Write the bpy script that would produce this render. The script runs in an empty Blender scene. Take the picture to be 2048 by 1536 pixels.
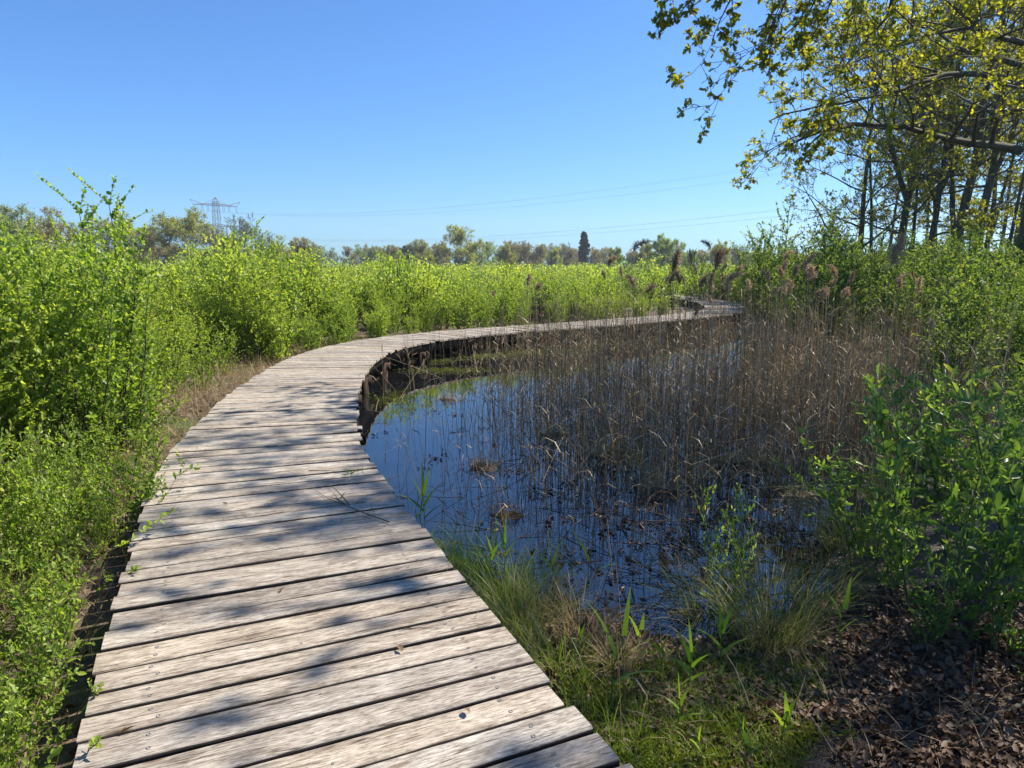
import bpy, math, random
import numpy as np

# ------------------------------------------------------------------ camera, sky, sun, exposure
scene = bpy.context.scene
EYE = 1.5                                   # eye height above the deck (deck top is z = 0)
FPX = 1420.0                                # focal length in pixels of a 2048 wide frame
PITCH = math.atan((768 - 528) / FPX)
cam_d = bpy.data.cameras.new("camera")
cam_d.sensor_width = 36.0
cam_d.lens = FPX / 2048 * 36.0
cam_d.clip_start = 0.05
cam_d.clip_end = 6000
cam = bpy.data.objects.new("camera", cam_d)
scene.collection.objects.link(cam)
cam.location = (0, 0, EYE)
cam.rotation_euler = (math.pi / 2 - PITCH, 0, 0)
scene.camera = cam

SUN_AZ = math.radians(68)                   # clockwise from the view direction (+Y)
SUN_EL = math.radians(50)
world = bpy.data.worlds.new("World")
scene.world = world
world.use_nodes = True
wn, wl = world.node_tree.nodes, world.node_tree.links
bg = wn["Background"]
sky = wn.new("ShaderNodeTexSky")
sky.sky_type = 'NISHITA'
sky.sun_disc = False
sky.sun_elevation = SUN_EL
sky.sun_rotation = SUN_AZ
sky.altitude = 0
sky.air_density = 1.0
sky.dust_density = 0.35
sky.ozone_density = 1.6
tint = wn.new("ShaderNodeMix")
tint.data_type = 'RGBA'
tint.blend_type = 'MULTIPLY'
tint.inputs[0].default_value = 1.0
tint.inputs[7].default_value = (0.40, 0.775, 1.23, 1)      # a clear, deep blue spring sky
wl.new(sky.outputs[0], tint.inputs[6])
wl.new(tint.outputs[2], bg.inputs[0])
bg.inputs[1].default_value = 0.075

sun_d = bpy.data.lights.new("sun", 'SUN')
sun_d.energy = 5.0
sun_d.angle = math.radians(0.53)
sun_d.color = (1.0, 0.94, 0.84)
sun = bpy.data.objects.new("sun", sun_d)
scene.collection.objects.link(sun)
sun.rotation_euler = (math.pi / 2 - SUN_EL, 0, math.pi - SUN_AZ)

scene.view_settings.view_transform = 'Standard'
scene.view_settings.look = 'None'
scene.view_settings.gamma = 1.0
scene.view_settings.exposure = 1.0
scene.render.engine = 'CYCLES'
scene.cycles.use_denoising = True
scene.cycles.max_bounces = 8
scene.cycles.transmission_bounces = 5
scene.cycles.diffuse_bounces = 4
scene.cycles.glossy_bounces = 3
scene.cycles.sample_clamp_indirect = 6.0
scene.cycles.caustics_reflective = False
scene.cycles.caustics_refractive = False

WATER_Z = -0.45

def px(x, y, z=0.0):
    """the point at height z seen at a pixel of the 2048 x 1536 photograph"""
    dx, dy = x - 1024, y - 768
    fy = FPX * math.cos(PITCH) - dy * math.sin(PITCH)
    fz = FPX * math.sin(PITCH) + dy * math.cos(PITCH)
    t = (EYE - z) / fz
    return (dx * t, fy * t)

def pxd(x, y, d):
    """the point at forward distance d seen at a pixel"""
    dx, dy = x - 1024, y - 768
    fy = FPX * math.cos(PITCH) - dy * math.sin(PITCH)
    fz = FPX * math.sin(PITCH) + dy * math.cos(PITCH)
    t = d / fy
    return np.array((dx * t, d, EYE - fz * t))

# ------------------------------------------------------------------ helpers
COL = scene.collection

def norm(a):
    n = np.linalg.norm(a, axis=-1, keepdims=True)
    return a / np.maximum(n, 1e-9)

class MB:
    """collects polygons as arrays and links them as one mesh object"""
    def __init__(self):
        self.v, self.f, self.n = [], [], 0
    def add(self, verts, faces, rnd=0.5, mat=0, uv=None):
        verts = np.asarray(verts, dtype=np.float64).reshape(-1, 3)
        faces = np.asarray(faces, dtype=np.int64)
        if len(faces) == 0:
            return
        m = len(faces)
        r = np.broadcast_to(np.asarray(rnd, dtype=np.float32), (m,))
        mm = np.broadcast_to(np.asarray(mat, dtype=np.int32), (m,))
        self.v.append(verts)
        self.f.append((faces + self.n, r, mm, uv))
        self.n += len(verts)
    def tube(self, pts, radii, sides=4, rnd=0.5, mat=0, cap=False):
        pts = np.asarray(pts, dtype=np.float64)
        k = len(pts)
        radii = np.broadcast_to(np.asarray(radii, dtype=np.float64), (k,))
        t = np.gradient(pts, axis=0)
        t = norm(t)
        ref = np.array((0.0, 0.0, 1.0)) if abs(t[0, 2]) < 0.9 else np.array((1.0, 0.0, 0.0))
        a = norm(np.cross(t, ref))
        b = np.cross(t, a)
        ang = np.arange(sides) * (2 * math.pi / sides)
        ring = (a[:, None, :] * np.cos(ang)[None, :, None] + b[:, None, :] * np.sin(ang)[None, :, None]) * radii[:, None, None]
        v = (pts[:, None, :] + ring).reshape(-1, 3)
        i = np.arange(k - 1)[:, None] * sides
        j = np.arange(sides)[None, :]
        j2 = (j + 1) % sides
        f = np.stack((i + j, i + j2, i + sides + j2, i + sides + j), axis=-1).reshape(-1, 4)
        self.add(v, f, rnd, mat)
        if cap:
            c = np.arange(sides)
            if sides == 4:
                self.add(v[:4], [[3, 2, 1, 0]], rnd, mat)
                self.add(v[-4:], [[0, 1, 2, 3]], rnd, mat)
            else:
                for base, flip in ((0, True), (len(v) - sides, False)):
                    cen = v[base:base + sides].mean(axis=0)
                    vv = np.vstack((v[base:base + sides], cen))
                    ff = np.stack((c, (c + 1) % sides, np.full(sides, sides)), axis=1)
                    self.add(vv, ff[:, ::-1] if flip else ff, rnd, mat)
    def box(self, c, s, rnd=0.5, mat=0, rz=0.0):
        x, y, z = np.array(s) / 2.0
        v = np.array([(-x, -y, -z), (x, -y, -z), (x, y, -z), (-x, y, -z), (-x, -y, z), (x, -y, z), (x, y, z), (-x, y, z)])
        ca, sa = math.cos(rz), math.sin(rz)
        v = np.stack((v[:, 0] * ca - v[:, 1] * sa, v[:, 0] * sa + v[:, 1] * ca, v[:, 2]), axis=1) + np.array(c)
        self.add(v, [(0, 3, 2, 1), (4, 5, 6, 7), (0, 1, 5, 4), (1, 2, 6, 5), (2, 3, 7, 6), (3, 0, 4, 7)], rnd, mat)
    def merge(self, other, M=None, off=(0, 0, 0), shift=0.0, remap=None):
        """a moved copy of all of another builder's polygons"""
        V = np.vstack(other.v)
        if M is not None:
            V = V @ np.asarray(M).T
        V = V + np.asarray(off)
        base = self.n
        self.v.append(V)
        for (f, r, m, uv) in other.f:
            self.f.append((f + base, np.clip(r + np.float32(shift), 0, 1), m if remap is None else remap[m], uv))
        self.n += len(V)
    def mesh(self, name, mats, smooth=False):
        me = bpy.data.meshes.new(name)
        V = np.vstack(self.v).astype(np.float32)
        loops, tot, rnd, mi, uvs = [], [], [], [], []
        hasuv = any(x[3] is not None for x in self.f)
        for f, r, m, uv in self.f:
            loops.append(f.reshape(-1))
            tot.append(np.full(len(f), f.shape[1], dtype=np.int32))
            rnd.append(r)
            mi.append(m)
            if hasuv:
                uvs.append(np.asarray(uv, dtype=np.float32).reshape(-1, 2) if uv is not None else np.zeros((f.size, 2), np.float32))
        loops = np.concatenate(loops).astype(np.int32)
        tot = np.concatenate(tot)
        start = np.concatenate(([0], np.cumsum(tot)[:-1])).astype(np.int32)
        me.vertices.add(len(V))
        me.vertices.foreach_set("co", V.reshape(-1))
        me.loops.add(len(loops))
        me.loops.foreach_set("vertex_index", loops)
        me.polygons.add(len(tot))
        me.polygons.foreach_set("loop_start", start)
        me.polygons.foreach_set("loop_total", tot)
        at = me.attributes.new("rnd", 'FLOAT', 'FACE')
        at.data.foreach_set("value", np.concatenate(rnd).astype(np.float32))
        for m in mats:
            me.materials.append(m)
        me.polygons.foreach_set("material_index", np.concatenate(mi).astype(np.int32))
        if smooth:
            me.polygons.foreach_set("use_smooth", np.ones(len(tot), dtype=bool))
        if hasuv:
            ul = me.uv_layers.new(name="grain")
            ul.data.foreach_set("uv", np.concatenate(uvs).reshape(-1))
        me.update(calc_edges=True)
        return me
    def build(self, name, mats, parent=None, smooth=False):
        if not isinstance(mats, (list, tuple)):
            mats = [mats]
        return link(name, self.mesh(name, mats, smooth), parent)

def link(name, me, parent=None):
    o = bpy.data.objects.new(name, me)
    COL.objects.link(o)
    if parent is not None:
        o.parent = parent
    return o

def tag(o, label=None, cat=None, group=None, kind=None):
    if label: o["label"] = label
    if cat: o["category"] = cat
    if group: o["group"] = group
    if kind: o["kind"] = kind
    return o

def thing(name, label, cat, loc=(0, 0, 0), rz=0.0, group=None):
    o = bpy.data.objects.new(name, None)
    o.empty_display_size = 0.1
    COL.objects.link(o)
    o.location = loc
    o.rotation_euler = (0, 0, rz)
    return tag(o, label, cat, group)

def placed(name, parts, label, cat, loc, rz=0.0, sc=1.0, group=None, tilt=(0, 0)):
    """a thing whose parts share the given meshes: parts = [(part name, mesh), ...]"""
    r = thing(name, label, cat, loc, rz, group)
    r.rotation_euler = (tilt[0], tilt[1], rz)
    r.scale = sc if isinstance(sc, tuple) else (sc, sc, sc)
    for pn, me in parts:
        link(pn, me, r)
    return r

# leaf templates: (verts in (side, along, normal), faces)
OVAL = (np.array([(0, 0, 0), (.42, .28, .10), (.36, .70, .08), (0, 1, -.06), (-.36, .70, .08), (-.42, .28, .10)]),
        np.array([(0, 1, 2, 3), (0, 3, 4, 5)]))
DIAMOND = (np.array([(0, 0, 0), (.5, .48, .10), (0, 1, -.05), (-.5, .48, .10)]), np.array([(0, 1, 2, 3)]))
LOBED = (np.array([(0, 0, 0), (.22, .22, .06), (.16, .36, .04), (.46, .55, .12), (.26, .66, .06), (.34, .86, .1), (0, 1, -.05),
                   (-.34, .86, .1), (-.26, .66, .06), (-.46, .55, .12), (-.16, .36, .04), (-.22, .22, .06), (0, .6, 0)]),
         np.array([(0, 1, 2, 12), (12, 2, 3, 4), (12, 4, 5, 6), (12, 6, 7, 8), (12, 8, 9, 10), (0, 12, 10, 11)]))
CURL = (np.array([(0, 0, 0), (.40, .3, .30), (.30, .72, .36), (0, 1, .25), (-.34, .68, .1), (-.44, .28, .22)]),
        np.array([(0, 1, 2, 3), (0, 3, 4, 5)]))

def leaves(mb, P, D, N, L, W, rnd, tmpl=OVAL, mat=0):
    P = np.asarray(P, float); n = len(P)
    if n == 0: return
    D = norm(np.asarray(D, float))
    N = np.asarray(N, float)
    N = norm(N - D * np.sum(N * D, axis=1, keepdims=True))
    S = np.cross(D, N)
    L = np.broadcast_to(np.asarray(L, float), (n,)); W = np.broadcast_to(np.asarray(W, float), (n,))
    tv, tf = tmpl
    v = (P[:, None, :] + S[:, None, :] * (tv[None, :, 0:1] * W[:, None, None]) + D[:, None, :] * (tv[None, :, 1:2] * L[:, None, None])
         + N[:, None, :] * (tv[None, :, 2:3] * L[:, None, None]))
    k = len(tv)
    f = (tf[None, :, :] + (np.arange(n) * k)[:, None, None]).reshape(-1, tf.shape[1])
    mb.add(v.reshape(-1, 3), f, np.repeat(np.broadcast_to(rnd, (n,)), len(tf)), mat)

def blades(mb, rng, P, az, lean, L, W, droop, rnd, segs=3, mat=0, twist=None):
    """grass blades: arching strips, arrays of equal length"""
    P = np.asarray(P, float); n = len(P)
    bc = lambda a: np.broadcast_to(np.asarray(a, float), (n,))
    az, lean, L, W, droop = map(bc, (az, lean, L, W, droop))
    h = np.stack((np.cos(az), np.sin(az), np.zeros(n)), axis=1)
    tw = rng.uniform(0, math.pi, n) if twist is None else bc(twist)
    side = np.stack((np.cos(tw), np.sin(tw), np.zeros(n)), axis=1)
    s = np.linspace(0, 1, segs + 1)
    pts, ang = [P], lean.copy()
    cur = P.copy()
    for i in range(segs):
        ang = lean + droop * (s[i + 1] ** 1.6)
        d = h * np.sin(ang)[:, None] + np.array((0, 0, 1.0)) * np.cos(ang)[:, None]
        cur = cur + d * (L / segs)[:, None]
        pts.append(cur)
    prof = (1 - s ** 1.8) * 0.92 + 0.08
    V = np.empty((n, segs + 1, 2, 3))
    for i in range(segs + 1):
        w = side * (W * prof[i] * 0.5)[:, None]
        V[:, i, 0] = pts[i] - w
        V[:, i, 1] = pts[i] + w
    k = 2 * (segs + 1)
    q = np.array([(2 * i, 2 * i + 1, 2 * i + 3, 2 * i + 2) for i in range(segs)])
    f = (q[None] + (np.arange(n) * k)[:, None, None]).reshape(-1, 4)
    mb.add(V.reshape(-1, 3), f, np.repeat(np.broadcast_to(rnd, (n,)), segs), mat)
    return pts[-1]

# value noise for the terrain and outlines
_rs = np.random.default_rng(5)
_T = _rs.random((256, 256))
def vnoise(x, y):
    xi, yi = np.floor(x).astype(int), np.floor(y).astype(int)
    fx, fy = x - xi, y - yi
    fx, fy = fx * fx * (3 - 2 * fx), fy * fy * (3 - 2 * fy)
    g = lambda a, b: _T[a & 255, b & 255]
    return (g(xi, yi) * (1 - fx) + g(xi + 1, yi) * fx) * (1 - fy) + (g(xi, yi + 1) * (1 - fx) + g(xi + 1, yi + 1) * fx) * fy
def fbm(x, y, o=3):
    s, a = 0.0, 0.5
    for i in range(o):
        s = s + a * (vnoise(x, y) - 0.5)
        x, y, a = x * 2.03 + 17.1, y * 2.03 + 9.7, a * 0.5
    return s

# ------------------------------------------------------------------ materials
def new_mat(name):
    m = bpy.data.materials.new(name)
    m.use_nodes = True
    nt = m.node_tree
    return m, nt.nodes, nt.links, nt.nodes["Principled BSDF"]

def ramp(nodes, stops):
    r = nodes.new("ShaderNodeValToRGB")
    e = r.color_ramp.elements
    while len(e) > 1: e.remove(e[-1])
    e[0].position = stops[0][0]; e[0].color = (*stops[0][1], 1)
    for p, c in stops[1:]:
        x = e.new(p); x.color = (*c, 1)
    return r

def noise(nodes, links, scale, detail=4, rough=0.6, vec=None):
    n = nodes.new("ShaderNodeTexNoise")
    n.inputs["Scale"].default_value = scale
    n.inputs["Detail"].default_value = detail
    n.inputs["Roughness"].default_value = rough
    if vec is not None: links.new(vec, n.inputs["Vector"])
    return n

def leaf_mat(name, stops, trans=0.4, tgain=(1.5, 1.6, 0.7), rough=0.5, spec=0.4, objvar=0.25):
    """leaves: colour by the leaf's own random value, a little by plant; light passes through"""
    m, N, L, B = new_mat(name)
    at = N.new("ShaderNodeAttribute"); at.attribute_name = "rnd"
    oi = N.new("ShaderNodeObjectInfo")
    ad = N.new("ShaderNodeMath"); ad.operation = 'MULTIPLY_ADD'
    sb = N.new("ShaderNodeMath"); sb.operation = 'SUBTRACT'; sb.inputs[1].default_value = 0.5
    L.new(oi.outputs["Random"], sb.inputs[0])
    L.new(sb.outputs[0], ad.inputs[0]); ad.inputs[1].default_value = objvar
    L.new(at.outputs["Fac"], ad.inputs[2])
    r = ramp(N, stops)
    L.new(ad.outputs[0], r.inputs[0])
    L.new(r.outputs[0], B.inputs["Base Color"])
    B.inputs["Roughness"].default_value = rough
    B.inputs["Specular IOR Level"].default_value = spec
    tr = N.new("ShaderNodeBsdfTranslucent")
    mu = N.new("ShaderNodeMix"); mu.data_type = 'RGBA'; mu.blend_type = 'MULTIPLY'
    mu.inputs[0].default_value = 1.0
    L.new(r.outputs[0], mu.inputs[6]); mu.inputs[7].default_value = (*tgain, 1)
    L.new(mu.outputs[2], tr.inputs[0])
    mx = N.new("ShaderNodeMixShader"); mx.inputs[0].default_value = trans
    L.new(B.outputs[0], mx.inputs[1]); L.new(tr.outputs[0], mx.inputs[2])
    L.new(mx.outputs[0], N["Material Output"].inputs[0])
    return m

def plain_mat(name, stops, scale=8.0, rough=0.8, bump=0.0, stretch=None, spec=0.3, attr=0.0):
    m, N, L, B = new_mat(name)
    tc = N.new("ShaderNodeTexCoord")
    vec = tc.outputs["Object"]
    if stretch:
        mp = N.new("ShaderNodeMapping"); mp.inputs["Scale"].default_value = stretch
        L.new(vec, mp.inputs[0]); vec = mp.outputs[0]
    n = noise(N, L, scale, 5, 0.65, vec)
    fac = n.outputs["Fac"]
    if attr:
        at = N.new("ShaderNodeAttribute"); at.attribute_name = "rnd"
        ad = N.new("ShaderNodeMath"); ad.operation = 'MULTIPLY_ADD'
        sb = N.new("ShaderNodeMath"); sb.operation = 'SUBTRACT'; sb.inputs[1].default_value = 0.5
        L.new(at.outputs["Fac"], sb.inputs[0]); L.new(sb.outputs[0], ad.inputs[0])
        ad.inputs[1].default_value = attr; L.new(fac, ad.inputs[2]); fac = ad.outputs[0]
    r = ramp(N, stops)
    L.new(fac, r.inputs[0]); L.new(r.outputs[0], B.inputs["Base Color"])
    B.inputs["Roughness"].default_value = rough
    B.inputs["Specular IOR Level"].default_value = spec
    if bump:
        b = N.new("ShaderNodeBump"); b.inputs["Strength"].default_value = bump; b.inputs["Distance"].default_value = 0.02
        L.new(n.outputs["Fac"], b.inputs["Height"]); L.new(b.outputs[0], B.inputs["Normal"])
    return m

M = {}
M["bright_leaf"] = leaf_mat("bright_leaf", [(0, (0.112, 0.184, 0.035)), (0.35, (0.213, 0.315, 0.046)), (0.7, (0.347, 0.428, 0.063)), (1, (0.494, 0.523, 0.095))], .58, tgain=(1.45, 1.5, .7), rough=.42, spec=.5)
M["birch_leaf"] = leaf_mat("birch_leaf", [(0, (0.13, 0.205, 0.038)), (0.4, (0.249, 0.336, 0.054)), (0.75, (0.381, 0.445, 0.071)), (1, (0.523, 0.516, 0.095))], .58, tgain=(1.45, 1.5, .7), rough=.42, spec=.5)
M["field_leaf"] = leaf_mat("field_leaf", [(0, (0.108, 0.178, 0.055)), (0.5, (0.184, 0.255, 0.066)), (1, (0.367, 0.367, 0.088))], .5, tgain=(1.4, 1.4, .8))
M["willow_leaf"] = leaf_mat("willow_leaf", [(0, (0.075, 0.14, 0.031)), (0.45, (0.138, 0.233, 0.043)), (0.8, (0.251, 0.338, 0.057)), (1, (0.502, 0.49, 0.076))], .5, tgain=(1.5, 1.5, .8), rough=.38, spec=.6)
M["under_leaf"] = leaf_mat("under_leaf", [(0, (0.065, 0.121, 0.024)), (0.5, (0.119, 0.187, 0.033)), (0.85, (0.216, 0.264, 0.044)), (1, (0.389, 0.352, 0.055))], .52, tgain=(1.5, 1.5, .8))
M["oak_leaf"] = leaf_mat("oak_leaf", [(0, (0.132, 0.142, 0.022)), (0.4, (0.24, 0.248, 0.029)), (0.75, (0.372, 0.342, 0.033)), (1, (0.48, 0.401, 0.044))], .58, tgain=(1.6, 1.6, .5), objvar=.3)
M["far_oak_leaf"] = leaf_mat("far_oak_leaf", [(0, (0.218, 0.232, 0.057)), (0.4, (0.316, 0.318, 0.067)), (0.75, (0.393, 0.402, 0.076)), (1, (0.481, 0.463, 0.085))], .45, objvar=.3)
M["far_brown_leaf"] = leaf_mat("far_brown_leaf", [(0, (0.207, 0.183, 0.071)), (0.4, (0.3, 0.262, 0.09)), (0.75, (0.373, 0.336, 0.104)), (1, (0.435, 0.402, 0.123))], .42, tgain=(1.3, 1.2, .9), objvar=.4)
M["far_green_leaf"] = leaf_mat("far_green_leaf", [(0, (0.138, 0.192, 0.06)), (0.4, (0.218, 0.282, 0.07)), (0.75, (0.299, 0.362, 0.08)), (1, (0.391, 0.429, 0.09))], .45, objvar=.3)
M["far_grey_leaf"] = leaf_mat("far_grey_leaf", [(0, (0.196, 0.226, 0.12)), (0.5, (0.276, 0.316, 0.15)), (1, (0.368, 0.395, 0.19))], .42, tgain=(1.2, 1.3, .9), objvar=.3)
M["dark_leaf"] = leaf_mat("dark_leaf", [(0, (.018, .040, .022)), (.5, (.03, .062, .028)), (1, (.055, .095, .034))], .2)
M["grass_green"] = leaf_mat("grass_green", [(0, (0.084, 0.138, 0.016)), (0.5, (0.14, 0.218, 0.02)), (1, (0.266, 0.31, 0.03))], .4)
M["grass_dry"] = leaf_mat("grass_dry", [(0, (.20, .135, .07)), (.5, (.36, .25, .13)), (1, (.52, .40, .23))], .3, tgain=(1.2, 1.1, .9))
M["sedge"] = leaf_mat("sedge", [(0, (0.071, 0.108, 0.024)), (0.35, (0.122, 0.177, 0.036)), (0.6, (0.245, 0.209, 0.084)), (1, (0.408, 0.366, 0.168))], .35, tgain=(1.3, 1.3, .8))
M["reed_shoot"] = leaf_mat("reed_shoot", [(0, (0.085, 0.163, 0.024)), (0.5, (0.153, 0.25, 0.03)), (1, (0.289, 0.362, 0.042))], .45)
M["reed_stem"] = leaf_mat("reed_stem", [(0, (0.117, 0.082, 0.042)), (0.3, (0.225, 0.158, 0.079)), (0.75, (0.36, 0.259, 0.137)), (1, (0.504, 0.403, 0.252))], .16, tgain=(1.1, 1, .8), objvar=.3)
M["plume"] = leaf_mat("plume", [(0, (0.186, 0.138, 0.094)), (0.5, (0.339, 0.254, 0.169)), (1, (0.556, 0.439, 0.304))], .4, tgain=(1.3, 1.15, .9), objvar=.5)
M["litter"] = leaf_mat("litter", [(0, (0.043, 0.023, 0.012)), (0.4, (0.095, 0.052, 0.027)), (0.75, (0.161, 0.095, 0.049)), (1, (0.249, 0.165, 0.095))], .15, tgain=(1.1, 1, .8), rough=.6)
M["moss"] = leaf_mat("moss", [(0, (.07, .085, .012)), (.5, (.13, .15, .018)), (1, (.22, .23, .03))], .3)
M["stem"] = plain_mat("stem", [(.3, (.045, .03, .02)), (.7, (.11, .08, .05))], 30, .7, attr=.3)
M["stem_green"] = plain_mat("stem_green", [(.3, (.06, .07, .025)), (.7, (.13, .12, .05))], 30, .6)
M["bark"] = plain_mat("bark", [(.3, (.04, .036, .024)), (.55, (.10, .092, .055)), (.75, (.17, .165, .09))], 5, .9, .8, (3, 3, .6))
M["bark_grey"] = plain_mat("bark_grey", [(.3, (.04, .038, .03)), (.6, (.10, .095, .075)), (.8, (.15, .145, .12))], 4, .9, .5, (2, 2, 1))
M["bark_far"] = plain_mat("bark_far", [(.3, (.08, .068, .052)), (.7, (.16, .135, .10))], 3, .9)
M["twig_dry"] = plain_mat("twig_dry", [(.3, (.05, .038, .03)), (.7, (.14, .11, .085))], 60, .8)
M["steel"] = plain_mat("steel", [(.3, (.10, .11, .12)), (.7, (.16, .17, .18))], 2, .6)
M["wire"] = plain_mat("wire", [(.3, (.22, .24, .27)), (.7, (.28, .30, .33))], 2, .6)
M["dark_wood"] = plain_mat("dark_wood", [(.3, (.028, .018, .012)), (.7, (.085, .05, .03))], 8, .8, .4, (1, 1, .3), attr=.2)
M["post_wood"] = plain_mat("post_wood", [(.3, (.10, .075, .055)), (.7, (.22, .17, .13))], 8, .85)

def deck_material():
    """weathered boards: grey silvering, brown grain lines along each board, fine cracks, knots"""
    m, N, L, B = new_mat("weathered_board")
    uv = N.new("ShaderNodeUVMap"); uv.uv_map = "grain"
    at = N.new("ShaderNodeAttribute"); at.attribute_name = "rnd"
    off = N.new("ShaderNodeMath"); off.operation = 'MULTIPLY'; off.inputs[1].default_value = 137.0
    L.new(at.outputs["Fac"], off.inputs[0])
    cm = N.new("ShaderNodeCombineXYZ"); L.new(off.outputs[0], cm.inputs[2]); L.new(off.outputs[0], cm.inputs[0])
    va = N.new("ShaderNodeVectorMath"); va.operation = 'ADD'
    L.new(uv.outputs[0], va.inputs[0]); L.new(cm.outputs[0], va.inputs[1])
    # gentle waviness of the grain
    wob = noise(N, L, 3.0, 2, .5, va.outputs[0])
    wv = N.new("ShaderNodeVectorMath"); wv.operation = 'MULTIPLY_ADD'
    L.new(wob.outputs["Color"], wv.inputs[0]); wv.inputs[1].default_value = (0, .02, 0); L.new(va.outputs[0], wv.inputs[2])
    def stretched(sx, sy):
        mp = N.new("ShaderNodeMapping"); mp.inputs["Scale"].default_value = (sx, sy, 1)
        L.new(wv.outputs[0], mp.inputs[0]); return mp.outputs[0]
    g1 = noise(N, L, 1.0, 6, .74, stretched(20, 120))       # fine grain
    g2 = noise(N, L, 1.0, 5, .66, stretched(5.0, 26))     # broad bands
    g3 = noise(N, L, 1.0, 4, .65, stretched(4.0, 9.0))     # blotches
    r1 = ramp(N, [(.30, (.10, .078, .058)), (.40, (.25, .217, .178)), (.51, (.46, .418, .356)), (.68, (.68, .63, .55))])
    L.new(g1.outputs["Fac"], r1.inputs[0])
    r2 = ramp(N, [(.30, (.54, .49, .45)), (.5, (.88, .86, .84)), (.70, (1.0, 1.0, 1.0))])
    L.new(g2.outputs["Fac"], r2.inputs[0])
    r3 = ramp(N, [(.32, (.58, .55, .53)), (.5, (.88, .87, .86)), (.64, (1, 1, 1))])
    L.new(g3.outputs["Fac"], r3.inputs[0])
    rb = ramp(N, [(0, (.70, .67, .65)), (.25, (.95, .92, .88)), (.5, (1.0, 1.0, 1.0)), (.7, (.98, .92, .84)), (.85, (.80, .79, .80)), (1, (.92, .85, .75))])
    L.new(at.outputs["Fac"], rb.inputs[0])
    def mul(a, b, f=1.0):
        x = N.new("ShaderNodeMix"); x.data_type = 'RGBA'; x.blend_type = 'MULTIPLY'; x.inputs[0].default_value = f
        L.new(a, x.inputs[6]); L.new(b, x.inputs[7]); return x.outputs[2]
    c = mul(mul(mul(r1.outputs[0], r2.outputs[0]), r3.outputs[0], .8), rb.outputs[0], .9)
    # long thin cracks
    ck = noise(N, L, 1.0, 2, .4, stretched(.9, 34))
    rc = ramp(N, [(.485, (1, 1, 1)), (.498, (.22, .17, .14)), (.502, (.22, .17, .14)), (.515, (1, 1, 1))])
    L.new(ck.outputs["Fac"], rc.inputs[0])
    gate = ramp(N, [(.50, (1, 1, 1)), (.68, (0, 0, 0))])
    L.new(g3.outputs["Fac"], gate.inputs[0])
    x = N.new("ShaderNodeMix"); x.data_type = 'RGBA'; x.blend_type = 'MULTIPLY'
    L.new(gate.outputs[0], x.inputs[0]); L.new(c, x.inputs[6]); L.new(rc.outputs[0], x.inputs[7])
    c = x.outputs[2]
    # knots
    vo = N.new("ShaderNodeTexVoronoi"); vo.inputs["Scale"].default_value = 1.0
    L.new(stretched(2.0, 6.0), vo.inputs["Vector"])
    rk = ramp(N, [(.0, (.25, .17, .12)), (.05, (.38, .29, .22)), (.095, (1, 1, 1))])
    L.new(vo.outputs["Distance"], rk.inputs[0])
    c = mul(c, rk.outputs[0], .8)
    L.new(c, B.inputs["Base Color"])
    B.inputs["Roughness"].default_value = .75
    B.inputs["Specular IOR Level"].default_value = .35
    bp = N.new("ShaderNodeBump"); bp.inputs["Strength"].default_value = .55; bp.inputs["Distance"].default_value = .004
    L.new(g1.outputs["Fac"], bp.inputs["Height"])
    L.new(bp.outputs[0], B.inputs["Normal"])
    return m
M["deck"] = deck_material()
M["board_side_shade"] = plain_mat("board_side_shade", [(.3, (.022, .016, .012)), (.7, (.07, .05, .038))], 14, .9)      # shade of the deep gaps, painted as a dark colour on the board sides
m, N_, L_, B_ = new_mat("screw_steel")
B_.inputs["Base Color"].default_value = (.13, .135, .135, 1); B_.inputs["Metallic"].default_value = .3; B_.inputs["Roughness"].default_value = .5
M["screw"] = m

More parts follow.
